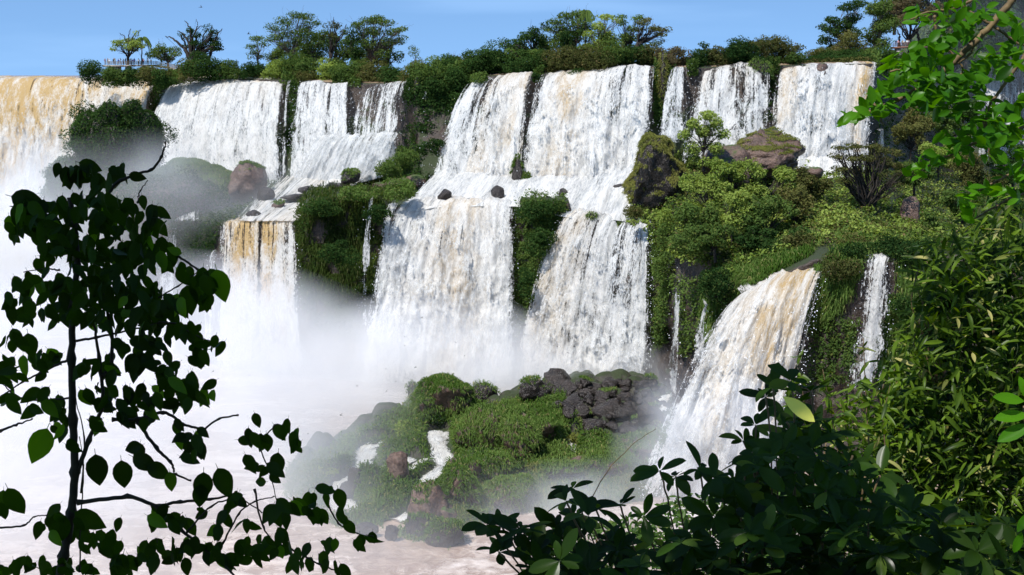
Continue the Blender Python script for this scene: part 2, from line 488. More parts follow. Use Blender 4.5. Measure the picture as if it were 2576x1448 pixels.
# ---------------------------------------------------------------- waterfalls
def fall(label, top, bot, Ls=(L1, L2), dt=1.5, db=3.0, tan=0.3, cover=0.62, amp=0.9, back=6.0, res=0.32, spray=1.0,
         pw=0.55, edge=2.2, group=None, name='waterfall', tantop=0.6, cat='waterfall', covtop=0.0, lipn=0.5, tanfn=None, es=0.0, zb=None):
    def pts(line_, L, dd):
        out = []
        for q in line_:
            D = q[2] if len(q) > 2 else lin(L, q[0], 2 if len(L[0]) > 2 else 1) - dd
            out.append(U(q[0], q[1], D))
        return np.array(out)
    A, B = pts(top, Ls[0], dt), pts(bot, Ls[1], db)
    def resamp(P, n):
        s = np.concatenate([[0], np.cumsum(np.linalg.norm(np.diff(P[:, [0, 1]], axis=0), axis=1))])
        t = np.linspace(0, s[-1], n)
        return np.stack([np.interp(t, s, P[:, k]) for k in range(3)], -1)
    wid = max(np.linalg.norm(A[-1] - A[0]), np.linalg.norm(B[-1] - B[0]))
    hei = abs(A[:, 2].mean() - B[:, 2].mean())
    nu = int(np.clip(wid / res, 8, 260)); nv = int(np.clip(hei / (res * 1.25), 10, 170))
    A, B = resamp(A, nu), resamp(B, nu)
    seed = int(rng.integers(1e4))
    um = np.linspace(0, wid, nu)
    A[:, 2] += lipn * fbm(um * .5, seed, 0, 7, 4, .6) 
    nb = 6
    rows, tt = [], []
    for j in range(nb, 0, -1):
        s = j / nb
        Q = A.copy(); Q[:, 1] += back * s; Q[:, 2] += 0.12 * math.sqrt(s) * back * .5
        rows.append(Q); tt.append(-s * back / max(hei, 1))
    for j in range(nv + 1):
        t = j / nv
        Q = A + (B - A) * t
        Q[:, :2] = A[:, :2] + (B[:, :2] - A[:, :2]) * t ** pw
        rows.append(Q); tt.append(t)
    G = np.stack(rows)
    t = np.array(tt)[:, None] * np.ones(nu)
    u = um[None, :] * np.ones_like(t)
    v = t * hei
    tc = np.clip(t, 0, 1)
    ee = np.minimum(um, wid - um)[None, :] + 1.3 * fbm(um[None, :] * .5 + seed, v * .10, 0, 4, 4)
    e = np.clip(ee / edge, 0, 1) * np.clip(np.arange(len(rows))[:, None] / 4.0, .0, 1) * (np.clip((1.02 - t) * (9 if name == 'waterfall' else 30), 0, 1))
    wv = v + 1.2 * fbm(u * .3, v * .1, seed, 3, 3)
    bl = .62 * fbm(u * .22 + seed, wv * .11, tc * 1.3, 5, 3) + .30 * billow(u * .45, wv * .2, tc + seed, 8, 2) + .12 * fbm(u * 1.3, wv * .8, seed, 4, 3)
    ri = fbm(u * .7 + seed, v * .05, 0, 6, 3)
    disp = amp * (np.clip(t * 6, .12, 1) * 0.45 + tc * 0.9) * (bl * 0.9 + 0.3) + 0.45 * ri * np.clip(t * 8 + .3, .2, 1)
    disp *= 0.35 + 0.65 * e
    G = G + np.stack([0 * disp, -disp, disp * .25], -1)
    tn = tan * (tantop * (1 - tc) ** 1.6 + (1 - tantop)) * np.ones_like(u)
    if tanfn is not None:
        tn = tn * tanfn(u / wid, tc)
    cv = cover + 0.22 * tc + .28 * fbm(u * .09 + seed, v * .015, 0, 4, 2) - .04 + covtop * (1 - tc) ** 3
    nr = G.shape[0]
    root = empty(name, (G[..., 0].mean(), G[..., 1].mean(), G[..., 2].min()), label, cat, group)
    cr = np.cumsum(np.ones(nr))
    mesh('water_sheet', G.reshape(-1, 3), gridf(nr, nu), M['white'], root, True,
         dict(fall=np.stack([u + seed * 3.7, v + 0 * u, tc], -1).reshape(-1, 3), fx=np.stack([e, tn, cv], -1).reshape(-1, 3)))
    if amp >= 1.6 and name == 'waterfall':
        G2 = G[nb:].copy()
        cxm = G2.mean(1, keepdims=True)
        G2[..., 0] = cxm[..., 0] + (G2[..., 0] - cxm[..., 0]) * (1.0 + .07 * tc[nb:])
        o2 = 1.1 + 1.0 * fbm(u[nb:] * .2 + 50, v[nb:] * .12, seed, 3, 3) + .9 * tc[nb:]
        G2 = G2 + np.stack([0 * o2, -o2, .3 * o2], -1)
        e2 = np.clip(np.minimum(um, wid - um)[None, :] / 3.0 + 0 * t[nb:], 0, 1) * np.clip((1.0 - t[nb:]) * 6, 0, 1) * np.clip(t[nb:] * 8, 0, 1)
        mesh('spray_veil', G2.reshape(-1, 3), gridf(nr - nb, nu), M['white'], root, True,
             dict(fall=np.stack([u[nb:] + seed * 5.1 + 77, v[nb:] + 0 * u[nb:] + 31, tc[nb:] * 0 + 1.0], -1).reshape(-1, 3), fx=np.stack([e2, tn[nb:] * .5, .16 + .16 * tc[nb:]], -1).reshape(-1, 3)))
    if spray:
        k = int(wid * hei * 1.6 * spray)
        iu = rng.integers(0, nu, k); iv = (nb + (rng.random(k) ** .8) * nv).astype(int)
        iu2 = np.where(rng.random(k) < .25, np.where(rng.random(k) < .5, rng.integers(0, max(2, nu // 12), k), nu - 1 - rng.integers(0, max(2, nu // 12), k)), iu)
        Q = G[iv, iu2] + rng.normal(size=(k, 3)) * np.array([.5, .5, .4]) + np.array([0, -.9 - .6 * amp, 0])
        V, Fc = leafquads(Q, 0.21, up=0, asp=.55)
        mesh('spray', V, Fc, M['spray'], root)
    return root

G1 = 'upper tier of the waterfalls'
G2 = 'lower tier of the waterfalls'
fall('wide brown and tan waterfall at the far left pouring over the top lip', [(-190,198),(0,198),(110,199),(210,203),(388,209)], [(-260,706),(0,700),(365,640)], tan=1.75, tantop=.6, cover=.9, amp=2.2, group=G1, back=14, pw=.6, lipn=.3, spray=.6, edge=2,
     tanfn=lambda u, t: 0.55 + 1.0 * np.clip(1.0 - np.abs(u - .42) * 1.6, 0, 1) + .5 * np.clip((u - .86) * 8, 0, 1))
fall('white waterfall behind the dark green mound, between two mossy buttresses', [(432,214),(470,207),(560,206),(660,208),(716,213)], [(352,446),(470,452),(706,462)], tan=.35, cover=.83, group=G1, amp=1.2, covtop=.15)
fall('low first step with tan water above the white waterfall', [(500,192),(560,190),(640,191),(706,196)], [(490,209),(706,212)], dt=-6, db=1.5, Ls=(L1, L1), tan=1.3, cover=.72, group=G1, amp=.2, spray=.3, name='waterfall')
fall('narrow strand waterfall running down the dark mossy buttress', [(716,206),(740,204)], [(702,455),(722,458)], tan=.1, cover=.38, group=G1, amp=.3, spray=.5)
fall('streaky thin waterfall with a step half way down', [(752,207),(790,205),(838,212),(886,209)], [(724,470),(800,470),(880,466)], tan=.15, cover=.6, group=G1, amp=.8)
fall('waterfall fanning to the left beside the bare dark cliff', [(905,228),(950,214),(1026,206)], [(870,462),(935,455),(1000,432)], tan=.15, cover=.62, group=G1, amp=.8, dt=2)
fall('lower white step spreading under the streaky falls', [(790,344),(880,342),(1000,338)], [(716,484),(830,482),(965,446)], dt=4, db=5, tan=.1, cover=.78, group=G1, amp=1.3, Ls=(L2, L2), pw=.8)
fall('thin ribbon of water on the dark vegetated cliff', [(1063,235),(1074,233)], [(1060,335),(1078,335)], tan=0, cover=.5, group=G1, amp=.2, spray=.5, dt=5, db=5, Ls=(L1, L1))
fall('short ribbon of water spilling off a ledge under the dark cliff', [(1056,334),(1086,334)], [(1050,428),(1076,430)], tan=0, cover=.5, group=G1, amp=.2, spray=.5, dt=5, db=5, Ls=(L2, L2))
fall('grey streaked waterfall curving out left of the cream waterfall', [(1192,202),(1222,194),(1252,196)], [(1082,478),(1130,480),(1190,480)], tan=.15, cover=.66, group=G1, amp=.9, dt=2.2, db=5)
fall('cream and white waterfall left of the dark grey gap', [(1240,200),(1290,186),(1344,184)], [(1165,482),(1230,484),(1306,484)], tan=.75, cover=.95, group=G1, amp=2.0, tantop=.2, dt=3, db=5.5)
fall('sparse grey veil of water in the gap between the two cream falls', [(1340,186),(1380,190)], [(1296,470),(1340,470)], tan=.1, cover=.42, group=G1, amp=.5, spray=1, dt=1.4, db=2)
fall('broad cream waterfall, the largest of the upper tier', [(1366,192),(1420,180),(1480,182),(1560,170),(1648,166)], [(1306,486),(1400,490),(1500,488),(1630,450)], tan=.8, tantop=.3, cover=.86, group=G1, amp=2.2, dt=3, db=5.5,
     tanfn=lambda u, t: .25 + 1.2 * np.exp(-((u - .3) / .18) ** 2))
fall('thin white veil between the hanging moss and the broad falls', [(1692,172),(1730,170)], [(1658,352),(1734,366)], tan=.05, cover=.58, group=G1, amp=.6)
fall('white waterfall with tan streaks behind the round green tree', [(1750,200),(1790,176),(1850,162),(1934,160)], [(1716,412),(1800,412),(1936,408)], tan=.45, cover=.74, group=G1, amp=1.1)
fall('waterfall at the right end of the upper tier with an orange streak', [(1955,182),(2000,168),(2090,161),(2206,160)], [(1934,424),(2050,428),(2180,424)], tan=1.6, tantop=.5, cover=.84, group=G1, amp=1.6,
     tanfn=lambda u, t: .15 + 1.5 * np.exp(-((u - .88) / .1) ** 2) + .6 * np.exp(-((u - .1) / .1) ** 2))
# right gorge, far
fall('pale distant waterfall half hidden in the misty gorge', [(2455,176),(2530,170),(2680,172)], [(2445,420),(2540,425),(2700,430)], tan=0, cover=.3, group='distant waterfalls in the gorge', amp=1, spray=0, dt=5, db=5, res=.6)
fall('small stepped trickle in shade beside the right end of the upper tier', [(2208,330),(2228,330)], [(2200,402),(2226,402)], tan=0, cover=.5, group='distant waterfalls in the gorge', amp=.2, dt=14, db=12, Ls=(L2, L2), spray=0)
# lower tier
LL = (L3, L4)
fall('flat curtain waterfall of yellow water at the left of the lower tier', [(557,560),(650,560),(752,561)], [(545,936),(650,938),(762,940)], Ls=LL, dt=1.2, db=2, tan=3.2, tantop=.62, cover=.72, group=G2, amp=.5, lipn=.08, back=7, pw=.8,
     tanfn=lambda u, t: np.clip(1.3 - np.abs(u - .45) * 2.2, 0, 1.2))
fall('faint misty waterfall left of the yellow curtain', [(408,556),(452,552)], [(395,900),(450,905)], Ls=LL, dt=2, db=2, tan=0, cover=.5, group=G2, amp=.6)
fall('misty strand waterfall against the cliff left of the yellow curtain', [(520,640,302),(548,632,300)], [(505,930),(545,935)], Ls=LL, db=2, tan=0, cover=.4, group=G2, amp=.4)
fall('thin single strand waterfall down the grassy bank', [(929,500),(941,500)], [(895,850,284),(925,850,284)], Ls=LL, dt=2.5, tan=.1, cover=.6, group=G2, amp=.4, edge=.7)
fall('narrow broken waterfall at the left edge of the biggest lower fall', [(970,522),(1004,518)], [(935,900,283),(975,900,283)], Ls=LL, dt=2, tan=.1, cover=.5, group=G2, amp=.6, edge=.9)
fall('biggest waterfall of the lower tier, thick white and cream water', [(1004,520),(1060,500),(1150,505),(1230,506),(1304,512)], [(905,962),(1050,965),(1160,965),(1290,960)], Ls=LL, dt=1.6, db=4, tan=.75, tantop=.1, cover=.92, group=G2, amp=2.6, spray=1.2,
     tanfn=lambda u, t: .2 + 1.1 * np.exp(-((u - .55) / .22) ** 2))
fall('waterfall of cream and white strands right of the mossy pillar', [(1428,538),(1480,532),(1540,546),(1556,566),(1590,566),(1640,560)], [(1292,955),(1380,962),(1500,968),(1636,968)], Ls=LL, dt=1.6, db=3.5, tan=.75, tantop=.2, cover=.84, group=G2, amp=2.0, spray=1.2,
     tanfn=lambda u, t: .1 + 1.2 * np.clip(1 - u * 1.5, 0, 1))
fall('long thin grey strand waterfall in the shaded recess', [(1698,676,250),(1714,672,250)], [(1674,1010,246),(1702,1010,246)], Ls=LL, tan=0, cover=.52, group=G2, amp=.4, edge=.8)
fall('short strand waterfall beside the hanging grass', [(1768,770,236),(1784,765,236)], [(1728,930,232),(1772,930,232)], Ls=LL, tan=0, cover=.6, group=G2, amp=.4, edge=.8)
fall('powerful slanting waterfall of cream and brown water at lower right', [(1866,742,226),(1915,712,227),(1980,690,226),(2050,672,226),(2086,664,226)], [(1600,1240,203),(1720,1258,203),(1850,1262,206),(1960,1220,212)], tan=1.2, tantop=.42, cover=.95, group=G2, amp=3.1, pw=.62, back=5, spray=1.8, edge=4.5,
     tanfn=lambda u, t: .35 + .9 * np.clip(u * 1.4, 0, 1))
fall('short brown cascade feeding the slanting waterfall from the pool above', [(2042,618,238),(2080,612,240),(2120,614,242)], [(2030,668,230),(2060,668,230),(2096,668,230)], tan=1.0, cover=.85, group=G2, amp=.5, spray=.5, back=5)
fall('small cream cascade slipping between two grassy rocks', [(1962,664,236),(1988,664,236)], [(1944,712,229),(1976,712,229)], tan=1.1, cover=.8, group=G2, amp=.4, spray=.5)
fall('straight white waterfall at the far right of the lower tier', [(2168,652,221),(2215,648,221),(2264,654,221)], [(2132,975,214),(2180,985,214),(2222,975,214)], tan=.35, tantop=.3, cover=.78, group=G2, amp=.8)
fall('dribbling strands waterfall on the black cliff right of the slanting fall', [(2020,880,218),(2050,880,218)], [(2010,1120,214),(2046,1120,214)], tan=0, cover=.3, group=G2, amp=.1, spray=.2)
# foaming rapids on the middle shelf
def rapids(label, top, bot, tan=.1, cover=1.0, amp=.8, k=40, **kw):
    return fall(label, top, bot, tan=tan, cover=cover, amp=amp, pw=1.0, back=1, name='rapids', cat='rapids', group='rapids on the middle shelf', tantop=0, **kw)
rapids('seething white rapids below the broad cream waterfall', [(1085,436,328),(1200,420,322),(1300,440,316),(1420,430,314),(1500,430,312),(1640,395,309)], [(985,545,291.5),(1100,524,293),(1220,522,292),(1306,524,291),(1440,552,283),(1580,560,281)], amp=2.3, cover=.98, spray=.8)
rapids('white rapids below the right end of the upper tier', [(1930,390,310),(2180,385,309)], [(1930,450,296),(2170,455,296)], amp=1, cover=1.2, spray=.3)
rapids('braided rapids with tan water stepping down to the yellow curtain', [(690,440,352),(800,452,342),(880,448,338),(965,428,333)], [(590,556,305.5),(650,558,301),(752,558,296.5),(800,530,297)], amp=1.6, cover=.62, tan=.45, spray=.6, edge=7)
rapids('foam streaks beside the boulders left of the yellow curtain', [(440,500,336),(500,500,330)], [(420,556,320),(500,556,312)], amp=.5, cover=.5, spray=.2)
# ---------------------------------------------------------------- camera, light, world
cam = bpy.data.cameras.new('camera')
cam.sensor_width = 36
cam.lens = F / 2576 * 36
cam.clip_start = 0.1
cam.clip_end = 9000
co = bpy.data.objects.new('camera', cam)
co.location = (0, 0, CAMZ)
co.rotation_euler = (math.pi / 2 - PIT, 0, 0)
C.objects.link(co)
S.camera = co
SUN_EL, SUN_AZ = R(57), math.atan2(-0.62, -0.78)     # azimuth measured from +Y towards +X
SD = np.array([math.sin(SUN_AZ) * math.cos(SUN_EL), math.cos(SUN_AZ) * math.cos(SUN_EL), math.sin(SUN_EL)])
sl = bpy.data.lights.new('sun', 'SUN')
sl.energy = 4.6
sl.angle = R(0.53)
sl.color = (1.0, 0.965, 0.91)
so = bpy.data.objects.new('sun', sl)
so.rotation_euler = Vector(SD).to_track_quat('Z', 'Y').to_euler()
so.location = (0, 0, 200)
C.objects.link(so)
w = bpy.data.worlds.new('World')
S.world = w
w.use_nodes = True
nt = w.node_tree
nt.nodes.clear()
sky = nt.nodes.new('ShaderNodeTexSky')
sky.sky_type = 'NISHITA'
sky.sun_disc = False
sky.sun_elevation = SUN_EL
sky.sun_rotation = SUN_AZ % (2 * math.pi)
sky.altitude = 200
sky.air_density = 1.0
sky.dust_density = 0.2
sky.ozone_density = 0.8
tc = nt.nodes.new('ShaderNodeTexCoord')
mp = nt.nodes.new('ShaderNodeVectorMath'); mp.operation = 'MULTIPLY_ADD'
mp.inputs[1].default_value = (1, 1, 1.6); mp.inputs[2].default_value = (0, 0, 0.30)
nrm = nt.nodes.new('ShaderNodeVectorMath'); nrm.operation = 'NORMALIZE'
bg = nt.nodes.new('ShaderNodeBackground')
bg.inputs[1].default_value = 0.135
out = nt.nodes.new('ShaderNodeOutputWorld')
L = nt.links.new
L(tc.outputs['Generated'], mp.inputs[0]); L(mp.outputs[0], nrm.inputs[0]); L(nrm.outputs[0], sky.inputs[0])
# thin veil of cloud low in the sky
mc = nt.nodes.new('ShaderNodeVectorMath'); mc.operation = 'MULTIPLY'; mc.inputs[1].default_value = (1, 1, 9)
nz = nt.nodes.new('ShaderNodeTexNoise'); nz.inputs['Scale'].default_value = 3.2; nz.inputs['Detail'].default_value = 4
mr = nt.nodes.new('ShaderNodeMapRange'); mr.interpolation_type = 'SMOOTHSTEP'
for k_, v_ in (('From Min', .5), ('From Max', .75), ('To Min', 0), ('To Max', .2)): mr.inputs[k_].default_value = v_
mx = nt.nodes.new('ShaderNodeMix'); mx.data_type = 'RGBA'
mx.inputs[7].default_value = (3.6, 4.6, 6.4, 1)
L(tc.outputs['Generated'], mc.inputs[0]); L(mc.outputs[0], nz.inputs[0]); L(nz.outputs[0], mr.inputs[0])
L(mr.outputs[0], mx.inputs[0]); L(sky.outputs[0], mx.inputs[6]); ml = nt.nodes.new('ShaderNodeMix'); ml.data_type = 'RGBA'; ml.blend_type = 'MULTIPLY'; ml.inputs[0].default_value = 1; ml.inputs[7].default_value = (0.82, 1.0, 1.1, 1)
L(mx.outputs[2], ml.inputs[6]); L(ml.outputs[2], bg.inputs[0]); L(bg.outputs[0], out.inputs[0])
S.view_settings.view_transform = 'Standard'
S.view_settings.look = 'None'
S.view_settings.exposure = 0.56
S.view_settings.gamma = 1
S.render.engine = 'CYCLES'
cy = S.cycles
cy.max_bounces = 8
cy.diffuse_bounces = 3
cy.glossy_bounces = 2
cy.transmission_bounces = 4
cy.volume_bounces = 3
cy.transparent_max_bounces = 16
cy.volume_step_rate = 1.0
cy.volume_max_steps = 128
cy.use_adaptive_sampling = True
cy.adaptive_threshold = 0.02
cy.use_denoising = True
cy.sample_clamp_indirect = 6
# ---------------------------------------------------------------- boulders
_ico = {}
def ico(sub):
    if sub not in _ico:
        bpy.ops.mesh.primitive_ico_sphere_add(subdivisions=sub, radius=1)
        o = bpy.context.object
        V = np.array([v.co[:] for v in o.data.vertices]); Fc = np.array([p.vertices[:] for p in o.data.polygons])
        bpy.data.objects.remove(o)
        _ico[sub] = (V, Fc)
    return _ico[sub]

def rockmesh(c, r, sub=4, rough=.25, facets=9, seed=None):
    """faceted lump: sphere cut by random planes, then roughened"""
    seed = int(rng.integers(1e5)) if seed is None else seed
    rr = np.random.default_rng(seed)
    V, Fc = ico(sub)
    V = V.copy()
    for k in range(facets):
        n = unit(rr.normal(size=3))
        d = rr.uniform(.55, .92) if facets < 16 else rr.uniform(.38, .8)
        s = V @ n - d
        V = V - np.maximum(s, 0)[:, None] * n * .92
    f = fbm(V[:, 0] * 1.6 + seed, V[:, 1] * 1.6, V[:, 2] * 1.6, 4, 4, .55)
    V = V * (1 + rough * f)[:, None]
    if sub >= 4:
        V = V * (1 + .07 * billow(V[:, 0] * 3.1 + seed, V[:, 1] * 3.1, V[:, 2] * 4.5, 6, 3))[:, None]
    V = V * np.asarray(r, float)
    a = rr.uniform(0, 6.28)
    V = V + np.asarray(c, float)
    return V, Fc

def vnormals(V, Fc):
    fn = np.cross(V[Fc[:, 1]] - V[Fc[:, 0]], V[Fc[:, 2]] - V[Fc[:, 0]])
    N = np.zeros_like(V)
    for k in range(3):
        np.add.at(N, Fc[:, k], fn)
    return unit(N)

def onmesh(V, Fc, n, minz=0.15, maxz=2):
    """random points on a triangle mesh where the normal's z is in range"""
    a, b, c = V[Fc[:, 0]], V[Fc[:, 1]], V[Fc[:, 2]]
    fn = np.cross(b - a, c - a)
    ar = np.linalg.norm(fn, axis=1)
    fn = fn / (ar[:, None] + 1e-9)
    w = ar * np.clip((fn[:, 2] - minz) * 5, 0, 1) * (fn[:, 2] < maxz)
    if w.sum() <= 0: return np.zeros((0, 3)), np.zeros((0, 3))
    i = rng.choice(len(Fc), n, p=w / w.sum())
    u, v = rng.random(n), rng.random(n)
    f = u + v > 1
    u[f], v[f] = 1 - u[f], 1 - v[f]
    return a[i] + (b[i] - a[i]) * u[:, None] + (c[i] - a[i]) * v[:, None], fn[i]

def boulder(label, px, py, D, rx, rz, mat='boulder', ry=None, grass=0, gmat='grass', minz=.1, leaf=False, group=None, sub=4, rough=.25, name='boulder', bl=.9, seed=None, sink=.55, facets=9):
    """px,py = top centre; rx,rz in picture units"""
    if D is None or group == 'boulders of the islet' or group == 'black rocks heaped below the strand falls':
        t_ = U(px, py + rz * 1.15, 100.0)
        h_ = BBVH.ray_cast(CAMV, (Vector(t_) - CAMV).normalized(), 900)[0]
        if h_ is not None: D = h_.y
    k = D / F
    top = U(px, py, D)
    R3 = (rx * k, (ry if ry else rx * k * .9), rz * k)
    c = top - np.array([0, 0, R3[2] * .92])
    if group == 'boulders of the islet':
        for pth, w_ in PATHS:
            if np.min(np.hypot(pth[:, 0] - c[0], (pth[:, 1] - c[1]))) < R3[0] * .55 + w_ * .3 and grass > 2:
                return None
    root = empty(name, (c[0], c[1], c[2] - R3[2] * sink), label, 'boulder', group)
    V, Fc = rockmesh(c, R3, sub, rough, facets, seed)
    mesh('rock_body', V, Fc, M[mat], root, facets < 16)
    if grass:
        area = 3.2 * R3[0] * R3[1] + 3 * R3[2] * R3[0]
        n = int(grass * area * 9)
        P, N = onmesh(V, Fc, n, minz)
        if len(P):
            if leaf:
                q, qn = onmesh(V, Fc, 26, minz)
                rr_ = np.array(R3).mean() * rng.uniform(.18, .36, (26, 1)) * np.array([[1, 1, .8]])
                Wa, Fa = clump_leaves(q + qn * .2, rr_, 1.6, .5)
                P = P + N * rng.uniform(0, .7, (len(P), 1)) * (1 + .8 * fbm(P[:, 0] * .6, P[:, 1] * .6, P[:, 2] * .6, 3, 3))[:, None]
                W, Fq = leafquads(P, .5, .5, .6, N)
                W, Fq = merge([(W, Fq), (Wa, Fa)])
            else:
                cl = fbm(P[:, 0] * .5, P[:, 1] * .5, P[:, 2] * .5, 5, 3)
                W, Fq = blades(P + N * (.25 * (cl + .6))[:, None], N, bl * (1.1 + cl)[:, None] if False else bl, .13)
            mesh('grass_cover', W, Fq, M[gmat], root)
    return root

# ---------------------------------------------------------------- foliage
def clump_leaves(cs, rs, dens, size, up=.6, asp=.55, shell=.55, flat=True):
    """leaves spread through ellipsoid clumps; cs (k,3), rs (k,3)"""
    P, N = [], []
    for c, r in zip(cs, rs):
        n = max(30, int(7.5 * dens * (r[0] * r[1] + r[0] * r[2] * 1.2) / size ** 2))
        d = unit(rng.normal(size=(n, 3)))
        rad = rng.random(n) ** .33
        rad = np.where(rng.random(n) < shell, .8 + .25 * rng.random(n), rad)
        q = d * rad[:, None]
        b = fbm(c[0] + d[:, 0] * 1.7, c[1] + d[:, 1] * 1.7, c[2] + d[:, 2] * 1.7, 4, 3, .6)
        q = q * (1 + .55 * b)[:, None]
        keep = (vn(c[0] + q[:, 0] * 2.4, c[1] + q[:, 1] * 2.4, c[2] + q[:, 2] * 2.4, 8) > -.42) & ((q[:, 2] > -.75) | (rng.random(n) < .5))
        P.append((c + q * r)[keep]); N.append(d[keep])
    P, N = np.concatenate(P), np.concatenate(N)
    return leafquads(P, size, up, asp, N)

def bez(a, b, c, n=8):
    t = np.linspace(0, 1, n)[:, None]
    return (1 - t) ** 2 * a + 2 * t * (1 - t) * b + t ** 2 * c

def limb(a, c, r0, r1, bend=.25, wig=.05, up=.3):
    a, c = np.asarray(a, float), np.asarray(c, float)
    L = np.linalg.norm(c - a)
    m = a + (c - a) * rng.uniform(.35, .6) + rng.normal(size=3) * L * bend * .4 + np.array([0, 0, up * L * rng.uniform(.1, .5)])
    n = 9
    P = bez(a, m, c, n)
    P[1:-1] += rng.normal(size=(n - 2, 3)) * L * wig * .5
    return P, np.linspace(r0, r1, n)

def tree(label, base, D, clumps, leaf='leafm', bark='bark', size=.5, dens=2.2, tr=.45, fork=.35, bare=(), ry=1.0, group=None, name='broadleaf_tree', twigs=3, up=.7, cat='tree', lean=0, flat=1.0):
    """base (px,py); clumps [(px,py,rx,rz)] in picture units; bare: polylines of leafless limbs"""
    k = D / F
    b = U(base[0], base[1], D)
    root = empty(name, b, label, cat, group)
    cs, rs = [], []
    cx = np.mean([c[0] for c in clumps]); ext = max(20, (max(c[0] + c[2] for c in clumps) - min(c[0] - c[2] for c in clumps)) / 2) * k
    for c in clumps:
        n = 1 if c[2] < 14 else 2
        if n == 2:
            for j in range(3):
                cs.append(U(c[0] + rng.uniform(-.45, .45) * c[2], c[1] + rng.uniform(-.35, .35) * c[3], D) + np.array([0, rng.uniform(-.55, .55) * ext * ry, 0]))
                rs.append(np.array([c[2] * k * .66, c[2] * k * .7 * ry, c[3] * k * .66 * flat]))
        else:
            cs.append(U(c[0], c[1], D) + np.array([0, rng.uniform(-.5, .5) * ext * ry, 0]))
            rs.append(np.array([c[2] * k, c[2] * k * ry, c[3] * k * flat]))
    cs, rs = np.array(cs), np.array(rs) * (1.15 if group and ('skyline' in group or 'hill' in group) else 1.0)
    top = cs[:, 2].max()
    f = np.array([b[0] * (1 - fork * .6) + cs[:, 0].mean() * fork * .6, b[1], b[2] + (top - b[2]) * fork])
    parts = [tube(*limb(b - np.array([0, 0, 1.0]), f, tr, tr * .8, .12, .03, 0), 7)]
    for c in cs:
        P, r = limb(f - np.array([0, 0, .4]), c, tr * .42, tr * .12)
        parts.append(tube(P, r * .8, 5))
        for j in range(twigs):
            s = P[rng.integers(3, 8)]
            e = c + rng.normal(size=3) * rs[0].mean() * .8
            P2, r2 = limb(s, e, tr * .1, tr * .03)
            parts.append(tube(P2, r2, 4))
    for bl in bare:
        pl = np.array([U(q[0], q[1], D) for q in bl])
        t = np.linspace(0, len(pl) - 1, 4 * len(pl))
        pl = np.stack([np.interp(t, np.arange(len(pl)), pl[:, i]) for i in range(3)], -1) + rng.normal(size=(len(t), 3)) * .12
        w0 = bl[0][2] if len(bl[0]) > 2 else tr * .4
        parts.append(tube(pl, np.linspace(w0, .05, len(t)), 5))
    V, Fc = merge(parts)
    mesh('trunk', V, Fc, M[bark], root, True)
    V, Fc = clump_leaves(cs, rs, dens * (.62 if group and 'skyline' in group else 1), size, up)
    mesh('crown', V, Fc, M[leaf], root)
    return root

def bush(label, px, py, D, w, h, leaf='leafm', size=.42, dens=2.0, group=None, name='bush', n=None, spiky=0):
    if group and 'upper lip' in group: h *= 1.3; w *= 1.12; py += 5
    """px,py = foot centre, w,h in picture units"""
    k = D / F
    n = n or max(4, int(w / 14))
    cs, rs = [], []
    for j in range(n):
        u = rng.uniform(-.8, .8)
        hh = h * math.sqrt(max(.1, 1 - u * u)) * rng.uniform(.35, .78)
        r = rng.uniform(.22, .4) * min(w, h * 1.6)
        cs.append(U(px + u * w / 2, py - hh, D) + np.array([0, rng.uniform(-.4, .4) * w * k, 0]))
        rs.append(np.array([r, r, r * .75]) * k)
    cs.append(U(px, py - h * .25, D)); rs.append(np.array([w * .42, w * .4, h * .4]) * k)
    V, Fc = clump_leaves(cs, rs, dens, size, .6)
    root = mesh(name, V, Fc, M[leaf])
    return tag(root, label, 'bush', group)

def palm(label, base, D, h, r, group=None):
    k = D / F
    b = U(base[0], base[1], D); t = U(base[0] + 2, base[1] - h, D)
    root = empty('palm_tree', b, label, 'palm', group)
    V, Fc = tube(*limb(b, t, .2, .14, .05, .01, 0), 7)
    mesh('trunk', V, Fc, M['bark'], root, True)
    P = []
    for j in range(17):
        a = rng.uniform(0, 6.28); L = r * k * rng.uniform(.8, 1.15); e = rng.uniform(.1, 1.0)
        s = np.linspace(0, 1, 16)
        x = s * L * math.cos(e * .7); z = L * (math.sin(e) * s * 1.0 - 1.25 * s ** 2.2)
        c = t + np.stack([x * math.cos(a), x * math.sin(a), z], -1)
        for i in range(1, 16):
            for sd in (-1, 1):
                w = np.array([-math.sin(a), math.cos(a), 0]) * sd
                tip = c[i] + w * .55 * (1 - .5 * s[i]) + np.array([0, 0, -.75])
                d = (c[i] - c[i - 1]) * 1.1
                P.append((c[i], c[i] + d, tip + d * .6, tip))
    V = np.array(P).reshape(-1, 3)
    mesh('fronds', V, np.arange(len(V)).reshape(-1, 4), M['leafm'], root)
    return root

# --- islet of grassy hummocks below the falls
def dome_field(x, y, s, seed):
    cx, cy = np.floor(x / s), np.floor(y / s)
    best = np.full(x.shape, 9.0); hh = np.zeros(x.shape)
    for a in (-1, 0, 1):
        for b in (-1, 0, 1):
            ix, iy = cx + a, cy + b
            qx = (ix + .2 + .6 * _h(ix, iy, ix * 0, seed)) * s; qy = (iy + .2 + .6 * _h(ix, iy, ix * 0 + 1, seed)) * s
            rad = s * (.5 + .38 * _h(ix, iy, ix * 0 + 2, seed))
            d = ((x - qx) ** 2 + (y - qy) ** 2) / rad ** 2
            h = np.sqrt(np.clip(1 - d, 0, 1)) * (.5 + .8 * _h(ix, iy, ix * 0 + 3, seed)) * s * .62
            hh = np.maximum(hh, h)
    return hh

